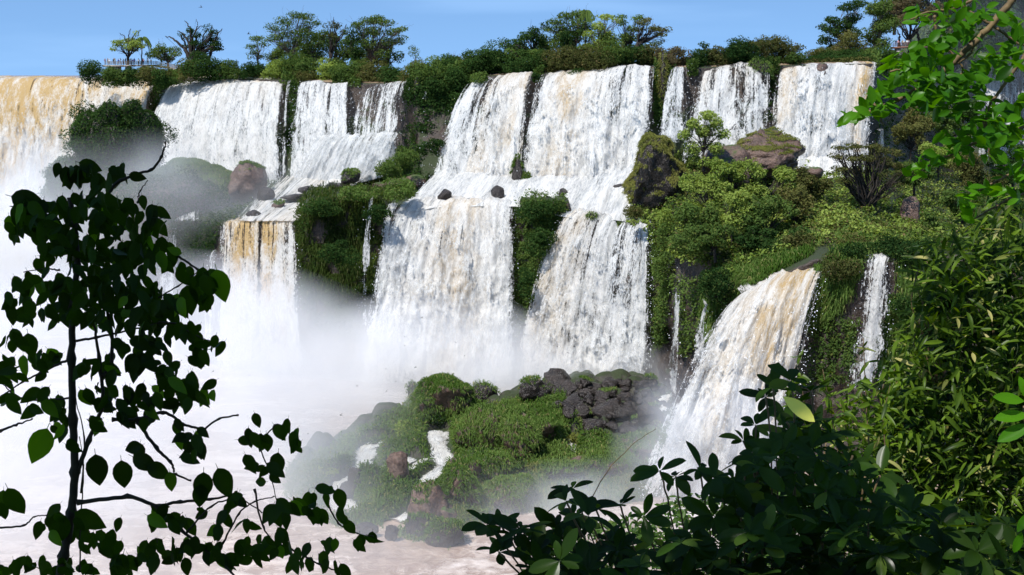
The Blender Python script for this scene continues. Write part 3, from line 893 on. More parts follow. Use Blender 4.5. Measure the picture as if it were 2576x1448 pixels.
STREAMS = [
 ('white stream winding down left of the biggest boulder', [(968,1112),(930,1122),(922,1150),(905,1190),(862,1212),(856,1250),(868,1290)], 3.4),
 ('stream joining from the red rock into the left stream', [(1035,1150),(985,1170),(945,1185),(905,1205)], 2.4),
 ('white stream falling between hummocks right of the red rock', [(1098,1080),(1108,1110),(1112,1140),(1120,1170),(1090,1190),(1066,1225)], 3.4),
 ('side channel left of the round grassy boulder', [(1076,1150),(1050,1165),(1030,1182)], 1.6),
 ('foaming outlet of the streams into the brown river', [(1040,1290),(1010,1315),(965,1335),(930,1345)], 4.5),
 ('small spill through the middle of the grassy slope', [(1435,1098),(1442,1120),(1448,1140)], 1.3),
 ('thin spill between the black rocks', [(1474,1055),(1482,1080),(1486,1100)], 1.4),
 ('spill at the right end of the black rocks', [(1676,990),(1668,1012),(1672,1035)], 2.0),
 ('little spill low on the grassy slope', [(1318,1200),(1314,1212),(1312,1224)], 1.3),
 ('short spill between dark rocks, third quarter of the heap', [(1620,1025),(1612,1042),(1606,1060)], 1.2)]
PATHS = []
def build_bank(carve=False):
    TOP = [(700,1215,218),(760,1165,224),(810,1125,228),(900,1085,236),(960,1040,244),(1020,1022,250),(1100,1000,255),(1180,1022,254),(1250,1018,252),(1330,985,254),(1400,978,258),(1480,962,262),(1560,960,260),(1640,968,256),(1690,985,252),(1700,1040,243)]
    MID = [(700,1245,212),(800,1200,212),(900,1175,214),(1000,1140,217),(1100,1110,220),(1250,1085,224),(1400,1070,228),(1550,1085,226),(1700,1080,230)]
    BOT = [(700,1262,-1),(860,1335,-1),(960,1330,-1),(1040,1380,-1),(1150,1360,-1),(1250,1310,-1),(1400,1290,-1),(1550,1290,-1),(1640,1270,-1),(1700,1255,-1)]
    px = np.arange(700, 1701, 2.0)
    A = U(px, lin(TOP, px, 1), lin(TOP, px, 2))
    Mi = U(px, lin(MID, px, 1), lin(MID, px, 2))
    pb = lin(BOT, px, 1)
    # foot where that direction meets the river
    t = U(px, pb, 100.0); s = (CAMZ + .6) / (CAMZ - t[:, 2])
    B = np.stack([t[:, 0] * s, 100 * s, np.full(len(px), -.6)], -1)
    Z = A + np.array([0, 9, 0]); Z[:, 2] = -1
    rows = []
    for P, Q, k, pw in ((Z, A, 10, 1), (A, Mi, 60, 1), (Mi, B, 70, 1)):
        for j in range(k):
            rows.append(P + (Q - P) * (j / k) ** pw)
    rows.append(B)
    G = np.stack(rows)
    v = np.linspace(0, 1, len(rows))[:, None]
    fade = np.clip(v * 12, 0, 1) * np.clip((1 - v) * 9, 0, 1)
    e = np.clip((px - 700) / 60, 0, 1) * np.clip((1700 - px) / 40, 0, 1)
    hm = dome_field(G[..., 0] + 2 * vn(G[..., 0] * .2, G[..., 1] * .2, 0, 1), G[..., 1], 5.2, 3) * .9 + dome_field(G[..., 0], G[..., 1], 2.6, 5) * .45 + .7 * fbm(G[..., 0] * .12, G[..., 1] * .12, 0, 5, 4)
    if not carve:
        hm = hm * 0 + .9
    else:
        for pth, w_ in PATHS:
            dm = np.full(G.shape[:2], 99.)
            for k_ in range(len(pth)):
                dm = np.minimum(dm, np.hypot(G[..., 0] - pth[k_, 0], G[..., 1] - pth[k_, 1]))
            f_ = np.clip((dm - w_ * .5) / 1.6, 0, 1)
            hm = hm * f_ + .35 * (1 - f_)
    G[..., 2] += (hm - .9) * fade * e * 1.0
    G[..., 1] -= hm * .25 * fade
    return G.reshape(-1, 3), gridf(len(rows), len(px))
BV, BF = build_bank()
_b0 = BVHTree.FromPolygons([Vector(v) for v in BV], [tuple(int(i) for i in f) for f in BF])
for lb, pts, w_ in STREAMS:
    Q = []
    for q in pts:
        h_ = _b0.ray_cast(CAMV, (Vector(U(q[0], q[1], 100.)) - CAMV).normalized(), 900)[0]
        if h_ is not None: Q.append((h_.x, h_.y))
    Q = np.array(Q)
    t_ = np.linspace(0, len(Q) - 1, 16 * (len(Q) - 1))
    Q = np.stack([np.interp(t_, np.arange(len(Q)), Q[:, k]) for k in range(2)], -1)
    Q[:, 0] += .5 * fbm(t_ * 1.7, 3.3, 0, 2, 3)
    PATHS.append((Q, w_))
BV, BF = build_bank(True)
tag(mesh('grassy_islet_ground', BV, BF, M['bank'], smooth=True), kind='structure')
BBVH = BVHTree.FromPolygons([Vector(v) for v in BV], [tuple(int(i) for i in f) for f in BF])

def stuffveg(name, label, polys, mat, kind='blades', L=1.0, w=.13, bvh=None, size=.45, mask=None, droop=.7, lift=0.0, rep=1):
    Ps, Ns = [], []
    for poly, n in polys:
        P, N = cast(poly, n, bvh)
        if len(P): Ps.append(P); Ns.append(N)
    P, N = np.concatenate(Ps), np.concatenate(Ns)
    cl = fbm(P[:, 0] * .35, P[:, 1] * .35, P[:, 2] * .35, 21, 4, .6)
    if mask is not None:
        k = cl > mask
        P, N, cl = P[k], N[k], cl[k]
    if rep > 1:
        P = np.repeat(P, rep, 0) + rng.normal(size=(len(P) * rep, 3)) * .35
        N = np.repeat(N, rep, 0); cl = np.repeat(cl, rep)
    if bvh is not None:
        dm = np.full(len(P), 99.)
        for pth, w_ in PATHS:
            for k_ in range(0, len(pth), 2):
                dm = np.minimum(dm, np.hypot(P[:, 0] - pth[k_, 0], P[:, 1] - pth[k_, 1]) - w_ * .5)
        k = dm > .45
        P, N, cl = P[k], N[k], cl[k]
        k = (N[:, 2] > .35) | (rng.random(len(P)) < .35)
        P, N, cl = P[k], N[k], cl[k]
    P = P + N * (lift * np.clip(cl + .6, 0, 2))[:, None]
    if kind == 'blades':
        V, Fc = blades(P, N, L, w, droop)
    else:
        V, Fc = leafquads(P + N * rng.uniform(0, .6, (len(P), 1)), size, .5, .6, N)
    return tag(mesh(name, V, Fc, M[mat]), label, 'undergrowth' if kind != 'blades' else 'grass', None, 'stuff')

ISL = [(698,1240),(700,1205),(760,1155),(900,1085),(1020,1020),(1100,1000),(1250,1018),(1400,978),(1430,1000),(1480,1075),(1560,1110),(1690,1060),(1690,1250),(1400,1290),(1150,1350),(1040,1370),(860,1330)]
stuffveg('grass', 'green drooping grass covering the hummocks of the islet', [(ISL, 30000)], 'grass', L=1.0, w=.16, bvh=BBVH, rep=3, mask=-.42)
stuffveg('grass', 'yellowish grass along the foot of the islet', [([(1080,1290),(1200,1220),(1400,1170),(1640,1140),(1640,1230),(1350,1270),(1150,1330)], 5000)], 'grassy', L=1.1, w=.15, bvh=BBVH, rep=3, mask=-.1)
# --- vegetation growing on the cliffs
CL = [([(735,196),(758,196),(752,330),(700,450),(690,440),(722,320)], 900), ([(385,200),(440,204),(410,260),(392,330),(382,300)], 700),
      ([(1020,200),(1110,195),(1190,200),(1180,235),(1140,270),(1022,260)], 2200), ([(960,470),(985,400),(1022,340),(1050,340),(1060,470)], 900),
      ([(1645,165),(1692,165),(1690,240),(1670,330),(1650,320)], 1800), ([(1935,155),(1958,165),(1940,300),(1930,300)], 350),
      ([(2210,165),(2400,170),(2440,430),(2230,430),(2190,400)], 2500)]
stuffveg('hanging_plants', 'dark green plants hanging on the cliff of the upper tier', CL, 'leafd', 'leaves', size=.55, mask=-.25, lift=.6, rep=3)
CL6 = [([(752,520),(780,480),(900,455),(1000,450),(1050,470),(1045,500),(975,515),(965,620),(940,740),(900,860),(820,840),(770,780),(752,640)], 7000)]
stuffveg('grass', 'shaggy dark grass draping the bank right of the yellow curtain', CL6, 'grassd', L=1.6, w=.16, droop=.85, rep=4, mask=-.12, lift=.3)
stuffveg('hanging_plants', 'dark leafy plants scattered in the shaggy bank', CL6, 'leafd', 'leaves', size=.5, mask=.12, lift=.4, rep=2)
CL2 = [([(1700,700),(1790,700),(1780,860),(1720,900)], 900), ([(2050,800),(2160,800),(2150,960),(2040,960)], 800),
       ([(1296,500),(1330,492),(1420,500),(1432,540),(1390,640),(1340,760),(1300,860),(1285,800)], 5200),
       ([(1636,560),(1700,560),(1700,700),(1680,860),(1650,900),(1634,760)], 2600)]
stuffveg('hanging_plants', 'green ferns and moss draping the cliffs of the lower tier', CL2, 'leafm', 'leaves', size=.5, mask=-.3, lift=.7, rep=3)
CL3 = [([(1780,690),(1850,670),(1880,720),(1850,800),(1790,880),(1775,820)], 3000), ([(2040,690),(2110,640),(2165,640),(2160,700),(2100,800),(2040,830),(2030,760)], 3400),
       ([(1850,640),(2040,590),(2060,610),(1960,660),(1870,700)], 2500), ([(2110,600),(2330,600),(2330,760),(2270,740),(2262,650),(2160,648)], 4000), ([(2240,750),(2360,760),(2360,1000),(2210,1000),(2215,860)], 2500)]
stuffveg('grass', 'dark green grass hanging over the cliffs at lower right', CL3, 'grass', L=1.6, w=.16, droop=.9, rep=4, mask=-.5, lift=.3)
CL4 = [([(1690,400),(1760,360),(1900,380),(2060,400),(2060,470),(1700,480)], 2500), ([(1560,540),(1700,500),(2050,560),(2330,560),(2400,640),(2060,625),(1860,690),(1700,640)], 6000), ([(2200,430),(2576,440),(2576,640),(2300,640),(1950,560),(1950,460)], 7000)]
stuffveg('undergrowth', 'mixed undergrowth on the slope right of the falls', CL4, 'leafm', 'leaves', size=.6, lift=1.0, rep=2)
stuffveg('undergrowth', 'lighter patches of undergrowth on the slope right of the falls', CL4, 'leafl', 'leaves', size=.6, lift=1.3, rep=3, mask=.02)
stuffveg('undergrowth', 'olive tufts scattered on the slope right of the falls', [(a, n // 2) for a, n in CL4], 'leafo', 'leaves', size=.6, lift=1.2, rep=2)
CL5 = [([(600,440),(700,440),(715,470),(640,520),(590,545),(560,520)], 700), ([(130,560),(400,500),(560,520),(600,550),(555,570),(545,640),(300,700),(100,720)], 5500), ([(1010,1386),(1100,1300),(1240,1280),(1240,1320),(1140,1380)], 10)]
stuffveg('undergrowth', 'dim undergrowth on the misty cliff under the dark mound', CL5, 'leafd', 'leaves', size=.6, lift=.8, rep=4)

# --- mounds and boulders of the middle shelf
GB = 'boulders on the middle shelf'
boulder('tall dark green overgrown mound standing in mist before the far left fall', 285, 300, 350, 118, 190, 'darkrock', grass=5, gmat='leafd', minz=-.9, leaf=True, group=GB, ry=9, seed=5, rough=.6, facets=12)
boulder('low misty shoulder at the left foot of the tall dark mound', 190, 395, 346, 75, 120, 'darkrock', grass=4, gmat='leafd', minz=-.9, leaf=True, group=GB, ry=7, seed=8, rough=.6, facets=12)
boulder('long rounded grassy mound between the dark mound and the brown rock', 500, 408, 334, 130, 110, 'boulder', grass=5, gmat='grass', minz=-.2, group=GB, ry=11, bl=1.0, seed=15, facets=4)
boulder('misty lower shoulder of the grassy mound', 420, 452, 326, 150, 90, 'boulder', grass=3, gmat='leafd', leaf=True, minz=-.5, group=GB, ry=9, seed=3, facets=4)
boulder('brown bare rock at the right end of the grassy mound', 622, 418, 330, 52, 66, 'boulder', grass=.5, gmat='grass', minz=.75, group=GB, seed=21, rough=.4)
boulder('small mossy block in the rapids under the streaky falls', 884, 428, 328, 26, 26, 'darkrock', grass=2, minz=.5, group=GB, seed=2)
for i, (px, py, rx, rz, lb) in enumerate([(852,462,30,14,'flat dark rock splitting the rapids above the grassy bank'),(640,534,22,12,'small black rock at the very lip left of the yellow curtain'),(668,476,24,20,'dark stone where the rapids pass the brown bare rock'),(790,532,26,14,'black stone against the grassy bank beside the curtain'),(768,470,22,12,'black rock in the rapids below the streaky falls'),(742,492,36,12,'long low dark rock lying across the braided rapids'),
        (700,512,20,10,'small black rock at the left side of the braided rapids'),(735,528,18,12,'black rock just above the yellow curtain'),(810,505,20,9,'thin dark rock at the right side of the braided rapids'),
        (1000,452,40,20,'brown rock at the foot of the dark vegetated cliff'),(1045,446,34,26,'dark brown block left of the white rapids'),(960,462,26,16,'reddish rock on top of the grassy bank')]):
    boulder(lb, px, py - 4, 5 + lin([(400, 322), (760, 318), (1100, 318)], px) - (py - 470) * .25, rx, rz, 'darkrock' if i < 6 else 'boulder', group=GB, sub=3, grass=1 if i in (3, 6) else 0, minz=.6)
for px, py, rx, rz, lb in [(1418,476,22,26,'upright grey rock in foam below the broad fall'),(1442,505,34,22,'brown rock beside the mossy pillar top'),(1500,500,32,16,'dark slab in the foam above the strand falls'),(1530,505,20,18,'dark rock touching the dark slab in foam'),
        (1478,524,22,10,'low black rock at the lip above the strand falls'),(1120,478,22,18,'dark rock in the upper left of the white rapids'),(1185,498,16,12,'small rock near the lip of the biggest lower fall'),(1362,452,20,18,'wet dark rock below the tall mossy spike'),(1395,498,18,14,'low rock left of the upright grey one'),(1560,462,22,18,'dark rock in the right part of the white rapids'),(1475,455,14,12,'small dark stone in the middle of the white rapids'),(1250,470,20,22,'half drowned grey rock in the white rapids'),(1210,510,26,16,'mossy rock on the lip of the biggest lower fall'),(1300,395,16,60,'green mossy rock spike between the two cream falls'),(1325,440,14,40,'smaller mossy spike right beside the tall spike'),(1632,335,10,50,'narrow mossy post at the right edge of the broad fall')]:
    boulder(lb, px, py, lin([(1200, 296), (1300, 300), (1640, 296)], px) if py > 460 else 312, rx, rz, 'darkrock', group=GB, sub=3, grass=3 if 'moss' in lb else 0, minz=.2)
boulder('short rounded mossy rock splitting the strand falls', 1553, 558, 281, 15, 26, 'darkrock', grass=4, group=GB, sub=3, minz=-.1)
boulder('tiny mossy rock on the lip left of the rounded one', 1490, 535, 281, 11, 16, 'darkrock', grass=4, group=GB, sub=3, minz=-.1)
boulder('large overhanging boulder with mossy left flank and dark face', 1650, 350, 290, 94, 128, 'darkrock', grass=4.5, gmat='grassy', minz=.12, ry=7, group=GB, rough=.5, seed=31, bl=.8, facets=14, sub=5)
boulder('long brown rock ledge under the round green tree', 1912, 336, 296, 136, 66, 'boulder', grass=1.2, gmat='grassy', minz=.78, ry=8, group=GB, rough=.5, seed=44, bl=.7, facets=14, sub=5)
boulder('dark brown rock under the long ledge', 1830, 372, 290, 62, 60, 'boulder', group=GB, seed=9)
boulder('reddish block among shrubs in the middle of the right slope', 2045, 418, 285, 26, 20, 'redrock', group=GB, sub=3)
boulder('dark rock over the pool of the slanting fall', 2070, 572, 252, 34, 30, 'boulder', group=GB, sub=3)
boulder('reddish rock at the left end of the hanging grass ledge', 1800, 640, 246, 26, 22, 'redrock', group=GB, sub=3)
boulder('red weathered rock on the right slope among dry shrubs', 2290, 500, 262, 30, 66, 'redrock', group=GB, sub=4)
boulder('dark brown rock sitting on the lip of the orange streaked fall', 2064, 158, 323, 20, 22, 'boulder', group=GB, sub=3)
boulder('mossy rock dividing the two right upper falls', 1915, 150, 323, 30, 34, 'darkrock', grass=3, minz=-.3, group=GB, sub=3)
boulder('hanging column of brown moss between the broad fall and the thin veil', 1672, 150, 326, 20, 110, 'darkrock', grass=5, gmat='grassy', minz=-.9, group=GB, ry=2.5)
boulder('flat topped dark rock under the hanging grass', 1840, 690, 238, 70, 50, 'darkrock', grass=3, minz=-.3, group=GB, bl=1.4)

# --- boulders of the islet
GI = 'boulders of the islet'
def zfoot(px, py):
    t = U(px, py, 100.0); s = CAMZ / (CAMZ - t[2])
    return 100 * s
for px, py, D, rx, rz, mt, gr, mz, lb in [
    (850,1098,232,60,62,'boulder',6,-.2,'round grassy boulder at the left shoulder of the islet'),
    (945,1018,244,38,54,'darkrock',5,-.4,'upright grassy boulder in mist behind the left shoulder'),
    (1048,970,254,22,30,'darkrock',4,-.3,'small misty block left of the pointed green mound'),
    (1115,960,250,78,62,'boulder',7,-.2,'pointed green mound rising from the mist'),
    (1215,968,262,42,34,'darkrock',1,.2,'pale grey pointed rock in the spray behind the islet'),
    (1170,975,262,26,24,'darkrock',0,.2,'faint grey rock left of the pointed grey one'),
    (1345,955,262,40,34,'darkrock',1,.5,'grey misty peak at the back of the islet'),
    (1400,935,266,46,44,'darkrock',0,.5,'dark misty peak against the foot of the strand falls'),
    (955,1165,205,95,125,'boulder',3.2,.3,'biggest boulder with grass cap and bare shaded face, lower left'),
    (1000,1140,212,30,50,'redrock',0,.5,'pointed red rock behind the biggest boulder'),
    (1065,1165,208,32,52,'darkrock',4,-.1,'grassy block between the two cascades'),
    (1090,1120,214,34,46,'darkrock',5,-.1,'round grassy boulder right of the cascade'),
    (960,1125,216,40,34,'darkrock',4,0,'low grassy rock above the red pointed rock'),
    (900,1180,212,30,28,'darkrock',0,.5,'dark wet rock in the left cascade'),
    (885,1210,208,34,32,'darkrock',0,.5,'black pair rock lower in the left cascade'),
    (1170,1155,212,44,44,'boulder',6,-.2,'round green hummock right of the right cascade'),
    (1230,1145,214,58,46,'boulder',6,-.2,'wide green hummock in the middle of the islet'),
    (1150,1190,206,56,48,'boulder',6,-.1,'rounded hummock above the bare slab'),
    (1080,1215,198,52,82,'redrock',.5,.6,'tall bare reddish slab standing right of the biggest boulder'),
    (1125,1270,192,40,32,'redrock',0,.6,'reddish rock at the foot of the bare slab'),
    (1060,1300,186,56,70,'darkrock',1.5,.3,'dark boulder at the water edge of the islet'),
    (1130,1310,184,60,52,'darkrock',2,.3,'mist covered dark rock at the lower tip'),
    (985,1322,184,18,22,'darkrock',0,.5,'small pointed rock standing in the brown water'),
    (925,1318,186,30,18,'darkrock',0,.5,'flat rock awash left of the small pointed one'),
    (1330,1010,250,80,70,'boulder',7,-.2,'broad green mound at the top of the islet'),
    (1290,1060,240,70,60,'boulder',7,-.2,'green mound below the broad top mound'),
    (1420,1030,238,62,62,'boulder',7,-.2,'round bright green hummock beside the black rocks'),
    (1330,1110,226,80,52,'boulder',7,-.2,'green hummock in the centre of the islet'),
    (1210,1040,246,60,56,'boulder',7,-.2,'green mound right of the pointed mound'),
    (1130,1050,244,66,62,'boulder',7,-.2,'wide shaggy mound above the right cascade'),
    (1040,1068,240,56,60,'boulder',7,-.2,'shaggy mound left of the right cascade'),
    (1540,1140,222,70,44,'boulder',7,-.2,'bright hummock below the black rocks'),
    (1630,1100,226,66,44,'boulder',7,-.2,'grassy shoulder beside the slanting fall'),
    (1460,1150,214,34,26,'redrock',0,.5,'reddish stone in the grass of the right slope'),
    (1400,1160,216,76,40,'boulder',7,-.2,'low hummock left of the reddish stone'),
    (1270,1210,202,70,34,'boulder',6,-.2,'low yellowish hummock near the foot of the islet'),
    ]:
    boulder(lb, px, py, D, rx, rz, mt, grass=gr * .75, minz=mz, group=GI, gmat='grass', bl=1.05, facets=8 if gr > 2 else 10, rough=.55 if gr > 2 else .32)
rk = random.Random(3)
G3 = 'black rocks heaped below the strand falls'
look = ['square', 'wedge shaped', 'rounded', 'cracked', 'slab like', 'pointed', 'squat', 'leaning']
whr = ['at the left end of the heap', 'in the upper left of the heap', 'on top of the heap', 'in the middle of the heap', 'low in the heap', 'at the right end of the heap']
spots = [(1400+i*34+rk.uniform(-8,8), 958+j*32+rk.uniform(-9,9)+(14 if i<1 else 0)) for j in range(4) for i in range(8) if not (j==3 and (i<2 or i>6)) and not (j==2 and i<1)]
spots2 = [(1395+rk.uniform(0,290), 955+rk.uniform(0,110)) for _ in range(90)]
for px, py in spots2:
    if py > 1030 and px < 1450: continue
    r = rk.uniform(8, 20)
    boulder('small jagged black stone wedged between the rocks of the heap', px, py - 3, 250, r, r * rk.uniform(.7, 1.1), 'darkrock', group=G3, sub=2, rough=.5, facets=16)
for i, (px, py) in enumerate(spots):
    row = ['highest', 'second', 'third', 'lowest'][min(3, int((py - 948) // 32))]
    col = ['first', 'second', 'third', 'fourth', 'fifth', 'sixth', 'seventh', 'last'][min(7, max(0, int((px - 1390) // 34)))]
    r = rk.uniform(19, 32)
    boulder(f'{look[i % 8]} black wet rock in the {row} row of the heap, {col} from left', px, py - 6, 258 - (py - 950) * .2, r, r * rk.uniform(.7, 1.0), 'darkrock', group=G3, sub=3, rough=.5, facets=16, grass=1.0 if i % 5 == 2 else 0, minz=.5)

# little cascades between the islet boulders
GC = 'little cascades on the islet'
for dist, ((lb, pts, w_), (Q, _)) in enumerate(zip(STREAMS, PATHS)):
    n_ = len(Q); nu = 13
    s_ = np.concatenate([[0], np.cumsum(np.hypot(*np.diff(Q, axis=0).T))])
    T = unit(np.gradient(Q, axis=0)); Nn_ = np.stack([-T[:, 1], T[:, 0]], -1)
    u = np.linspace(-.5, .5, nu)
    ww = w_ * (1.15 + .4 * fbm(s_ * .4, dist * 3.1, 0, 3, 3))
    XY = Q[:, None] + Nn_[:, None] * (u[None] * ww[:, None])[..., None]
    Z = np.zeros(XY.shape[:2])
    for a in range(n_):
        for b in range(nu):
            h_ = BBVH.ray_cast(Vector((XY[a, b, 0], XY[a, b, 1], 60)), Vector((0, 0, -1)), 100)[0]
            Z[a, b] = h_.z if h_ is not None else -.2
    Z = np.maximum(Z, -.1)
    Zc = Z.min(1, keepdims=True)
    Z = Zc * .6 + Z * .4 + .38 - .25 * (u[None] * 2) ** 2 + .3 * billow(XY[..., 0] * .9, XY[..., 1] * .5, 0, 5, 3)
    G = np.concatenate([XY, Z[..., None]], -1)
    e = np.clip((.5 - np.abs(u)) * 4, 0, 1)[None] * np.ones(Z.shape) * np.clip(np.arange(n_) / 3., 0, 1)[:, None] * np.clip((n_ - 1 - np.arange(n_)) / 3., 0, 1)[:, None]
    fl = np.stack([u[None] * ww[:, None] * 2 + dist * 9, s_[:, None] + 0 * u[None], 0 * Z + .7], -1)
    fx = np.stack([e, .35 + 0 * e, .95 + 0 * e], -1)
    o = mesh('cascade', G.reshape(-1, 3), gridf(n_, nu), M['white'], None, True, dict(fall=fl.reshape(-1, 3), fx=fx.reshape(-1, 3)))
    tag(o, lb, 'cascade', GC)

# big dark slabs under the heap, shrubs of the islet
for px, py, rx, rz, lb in [(1450,990,44,44,'large dark slab under the left of the black heap'),(1540,1002,56,44,'largest dark rock under the middle of the black heap'),(1625,1005,44,44,'big dark rock under the right of the black heap'),(1500,1050,44,30,'wide black slab at the lower edge of the heap'),(1580,1055,40,30,'dark block at the lower right edge of the heap')]:
    boulder(lb, px, py, 250, rx, rz, 'darkrock', group=G3, sub=4, facets=18, rough=.4, sink=.6)
IB = [(1390,1010),(1300,1040),(1240,1070),(1180,1110),(1360,1090),(1450,1120),(1520,1150),(1600,1130),(1250,1180),(1350,1180),(1100,1060),(1020,1090),(930,1110),(1480,1180),(1420,1210),(1300,1230),(1200,1220),(1560,1200),(860,1160),(820,1190)]
iw = ['at the top of the islet','below the top of the islet','left of the islet centre','above the small spill','in the islet centre','beside the small spill','under the black heap','near the slanting fall','in the lower centre','right of the lower centre','above the right stream','behind the left stream','above the left stream','on the lower right slope','low on the right slope','near the little spill','by the bare slab','low beside the slanting fall','on the left shoulder','at the left tip of the islet']
for i, (px, py) in enumerate(IB):
    h_ = BBVH.ray_cast(CAMV, (Vector(U(px, py, 100.)) - CAMV).normalized(), 900)[0]
    if h_ is None: continue
    bush(['small leafy shrub ', 'pale grassy tussock ', 'dark low shrub ', 'bright green shrub '][i % 4] + iw[i], px, py + 6, h_.y, 44 + 6 * (i % 4), 26 + 4 * (i % 3), ['leafm', 'grassy', 'leafd', 'leafl'][i % 4], size=.36, dens=1.6, group='shrubs on the islet')

# plants fringing the brink
def fringe(name, label, ranges, mat, size=.5):
    P = []
    for a, b, D0, D1, z0, z1, dn, L in ranges:
        n = int((b - a) * dn)
        px = rng.uniform(a, b, n)
        q = line(L, px); 
        q[:, 1] += rng.uniform(D0, D1, n); hh = .5 + .5 * fbm(px * .05, 0, 0, 3, 3) + .3
        q[:, 2] += z0 + (z1 - z0) * rng.random(n) * np.clip(hh, .1, 1.3)
        P.append(q)
    P = np.concatenate(P)
    V, Fc = leafquads(P, size, .5, .6)
    tag(mesh(name, V, Fc, M[mat]), label, 'undergrowth', None, 'stuff')
fringe('undergrowth', 'ragged low plants fringing the upper brink between the falls', [(388,436,-2,6,-2,2.5,60,L1),(704,754,-2,5,-3,2.5,50,L1),(836,908,-1,5,-1,2.2,50,L1),(1024,1196,-2,6,-2,3,60,L1),(1342,1368,-2,4,-2,2,50,L1),(1646,1694,-2,4,-3,2.2,60,L1),(1728,1756,-2,4,-2,2,50,L1),(1932,1960,-2,4,-2,2,50,L1),(2204,2420,-2,8,-2,4,60,L1)], 'leafm')
fringe('undergrowth', 'low dark plants growing in the shallows behind the upper brink', [(420,2210,5,11,.2,2.4,26,L1)], 'leafd')
fringe('undergrowth', 'brownish reeds behind the upper brink', [(420,2210,4,9,.2,1.8,12,L1)], 'leafo')
stuffveg('grass', 'thick grass around the cascade that feeds the slanting fall', [([(1850,700),(1890,650),(2040,596),(2044,640),(1990,668),(1900,712)], 4200), ([(2096,640),(2170,606),(2300,610),(2310,650),(2160,650)], 3500)], 'grass', L=1.5, w=.16, droop=.8, rep=4, lift=.2)
for px, py, w_, h_, l, lb in [(1890,668,70,40,'leafd','dark tussock shrub above the slanting fall'),(1935,650,60,36,'leafm','green tussock shrub above the slanting fall'),(2010,610,70,36,'leafd','dark shrub on the left bank of the feeding cascade'),(2150,626,80,36,'leafo','olive shrub on the right bank of the feeding cascade')]:
    bush(lb, px, py, lin([(1850, 244), (2150, 232)], px), w_, h_, l, group='shrubs on the lower ledges', size=.42)

stuffveg('hanging_plants', 'patchy plants on the dark bare part of the upper cliff', [([(1022,260),(1150,260),(1120,340),(1090,430),(1075,470),(1020,470)], 2200)], 'leafd', 'leaves', size=.5, mask=.08, lift=.3, rep=3)
# wooded hill rising at the far right
hx = np.arange(2270, 3300, 12.); hv = np.linspace(0, 1, 26)
tp = np.interp(hx, [2270, 2330, 2400, 2480, 3300], [150, 60, -30, -90, -260])
HG = []
for v_ in hv:
    q = U(hx, 176 + (tp - 176) * v_, 455 + 55 * v_)
    q[:, 2] += 3.0 * fbm(q[:, 0] * .06, q[:, 1] * .06, 0, 3, 4); q[:, 1] += 5 * fbm(q[:, 0] * .05, q[:, 2] * .07, 0, 9, 4)
    HG.append(q)
HG.append(HG[-1] + np.array([40, 260, -30.]))
HG = np.stack(HG)
tag(mesh('wooded_hill', HG.reshape(-1, 3), gridf(HG.shape[0], HG.shape[1]), M['bank'], smooth=True), kind='structure')
n_ = 26000
ia = rng.integers(0, len(hv) - 1, n_); ib = rng.integers(0, len(hx) - 1, n_)
q = HG[ia, ib] + (HG[ia + 1, ib] - HG[ia, ib]) * rng.random((n_, 1)) + (HG[ia, ib + 1] - HG[ia, ib]) * rng.random((n_, 1))
q = np.repeat(q, 5, 0) + rng.normal(size=(n_ * 5, 3)) * np.array([1.2, 1.2, 1.0])
bb_ = billow(q[:, 0] * .12, q[:, 2] * .16, 0, 4, 2)
q[:, 1] -= 1.5 + 4.0 * np.clip(bb_ + .4, 0, 2)
V, Fc = leafquads(q, 1.25, .6, .65)
tag(mesh('far_woods', V, Fc, M['leafm']), 'distant hazy woods covering the far right hill', 'woods', None, 'stuff')
# ---------------------------------------------------------------- trees along the skyline
GT = 'trees along the skyline'
tree('small umbrella tree with bare dead twigs beside the viewing platform', (322,166), 408, [(300,112,18,12),(320,104,20,13),(342,112,18,12),(326,122,16,8),(290,124,9,6),(356,116,14,8),(345,86,7,7)], 'leafl', 'barkd', size=.5, tr=.5, fork=.3, group=GT,
     bare=[[(325,110,.2),(312,92),(300,84)],[(325,108,.22),(324,90),(329,72)],[(330,105,.2),(336,92),(345,80),(355,76)]])
palm('tall thin palm beside the umbrella tree at the platform', (356,168), 412, 72, 22, GT)
tree('spreading light green tree right of the platform palm', (425,172), 412, [(400,132,26,14),(428,128,20,12),(388,142,20,12),(420,146,26,12),(444,138,14,8),(408,118,12,8)], 'leafm', 'bark', size=.5, tr=.4, group=GT, bare=[[(398,130,.12),(396,118),(399,105)]])
tree('dark gnarled tree with mossy forked limbs and dead top twigs', (480,172), 400, [(478,78,14,10),(500,92,14,10),(468,92,12,8),(527,72,12,10),(540,84,14,10),(528,96,20,12),(548,110,18,10),(510,112,18,10),(555,122,10,7),(455,88,8,5),(493,108,16,9),(540,124,16,6),(470,116,12,6)], 'leafd', 'barkd', size=.5, dens=1.7, tr=1.0, fork=.22, group=GT, twigs=2,
     bare=[[(478,150,.6),(465,125),(445,105),(430,96),(415,92)],[(480,145,.5),(475,110),(462,85),(445,76)],[(482,130,.4),(482,90),(478,70),(470,58),(464,52)],[(484,100,.25),(490,80),(497,62),(494,50)],[(484,92,.2),(500,70),(512,66)],[(520,165,.6),(527,140),(535,115),(548,85),(560,72)]])
tree('slender pale tree at the left edge of the big grove', (650,168), 398, [(648,100,22,10),(632,118,16,9),(640,132,14,8),(665,112,16,8),(628,142,10,8),(655,142,14,9)], 'leafm', 'bark', size=.5, dens=1.3, tr=.3, fork=.3, group=GT, twigs=5)
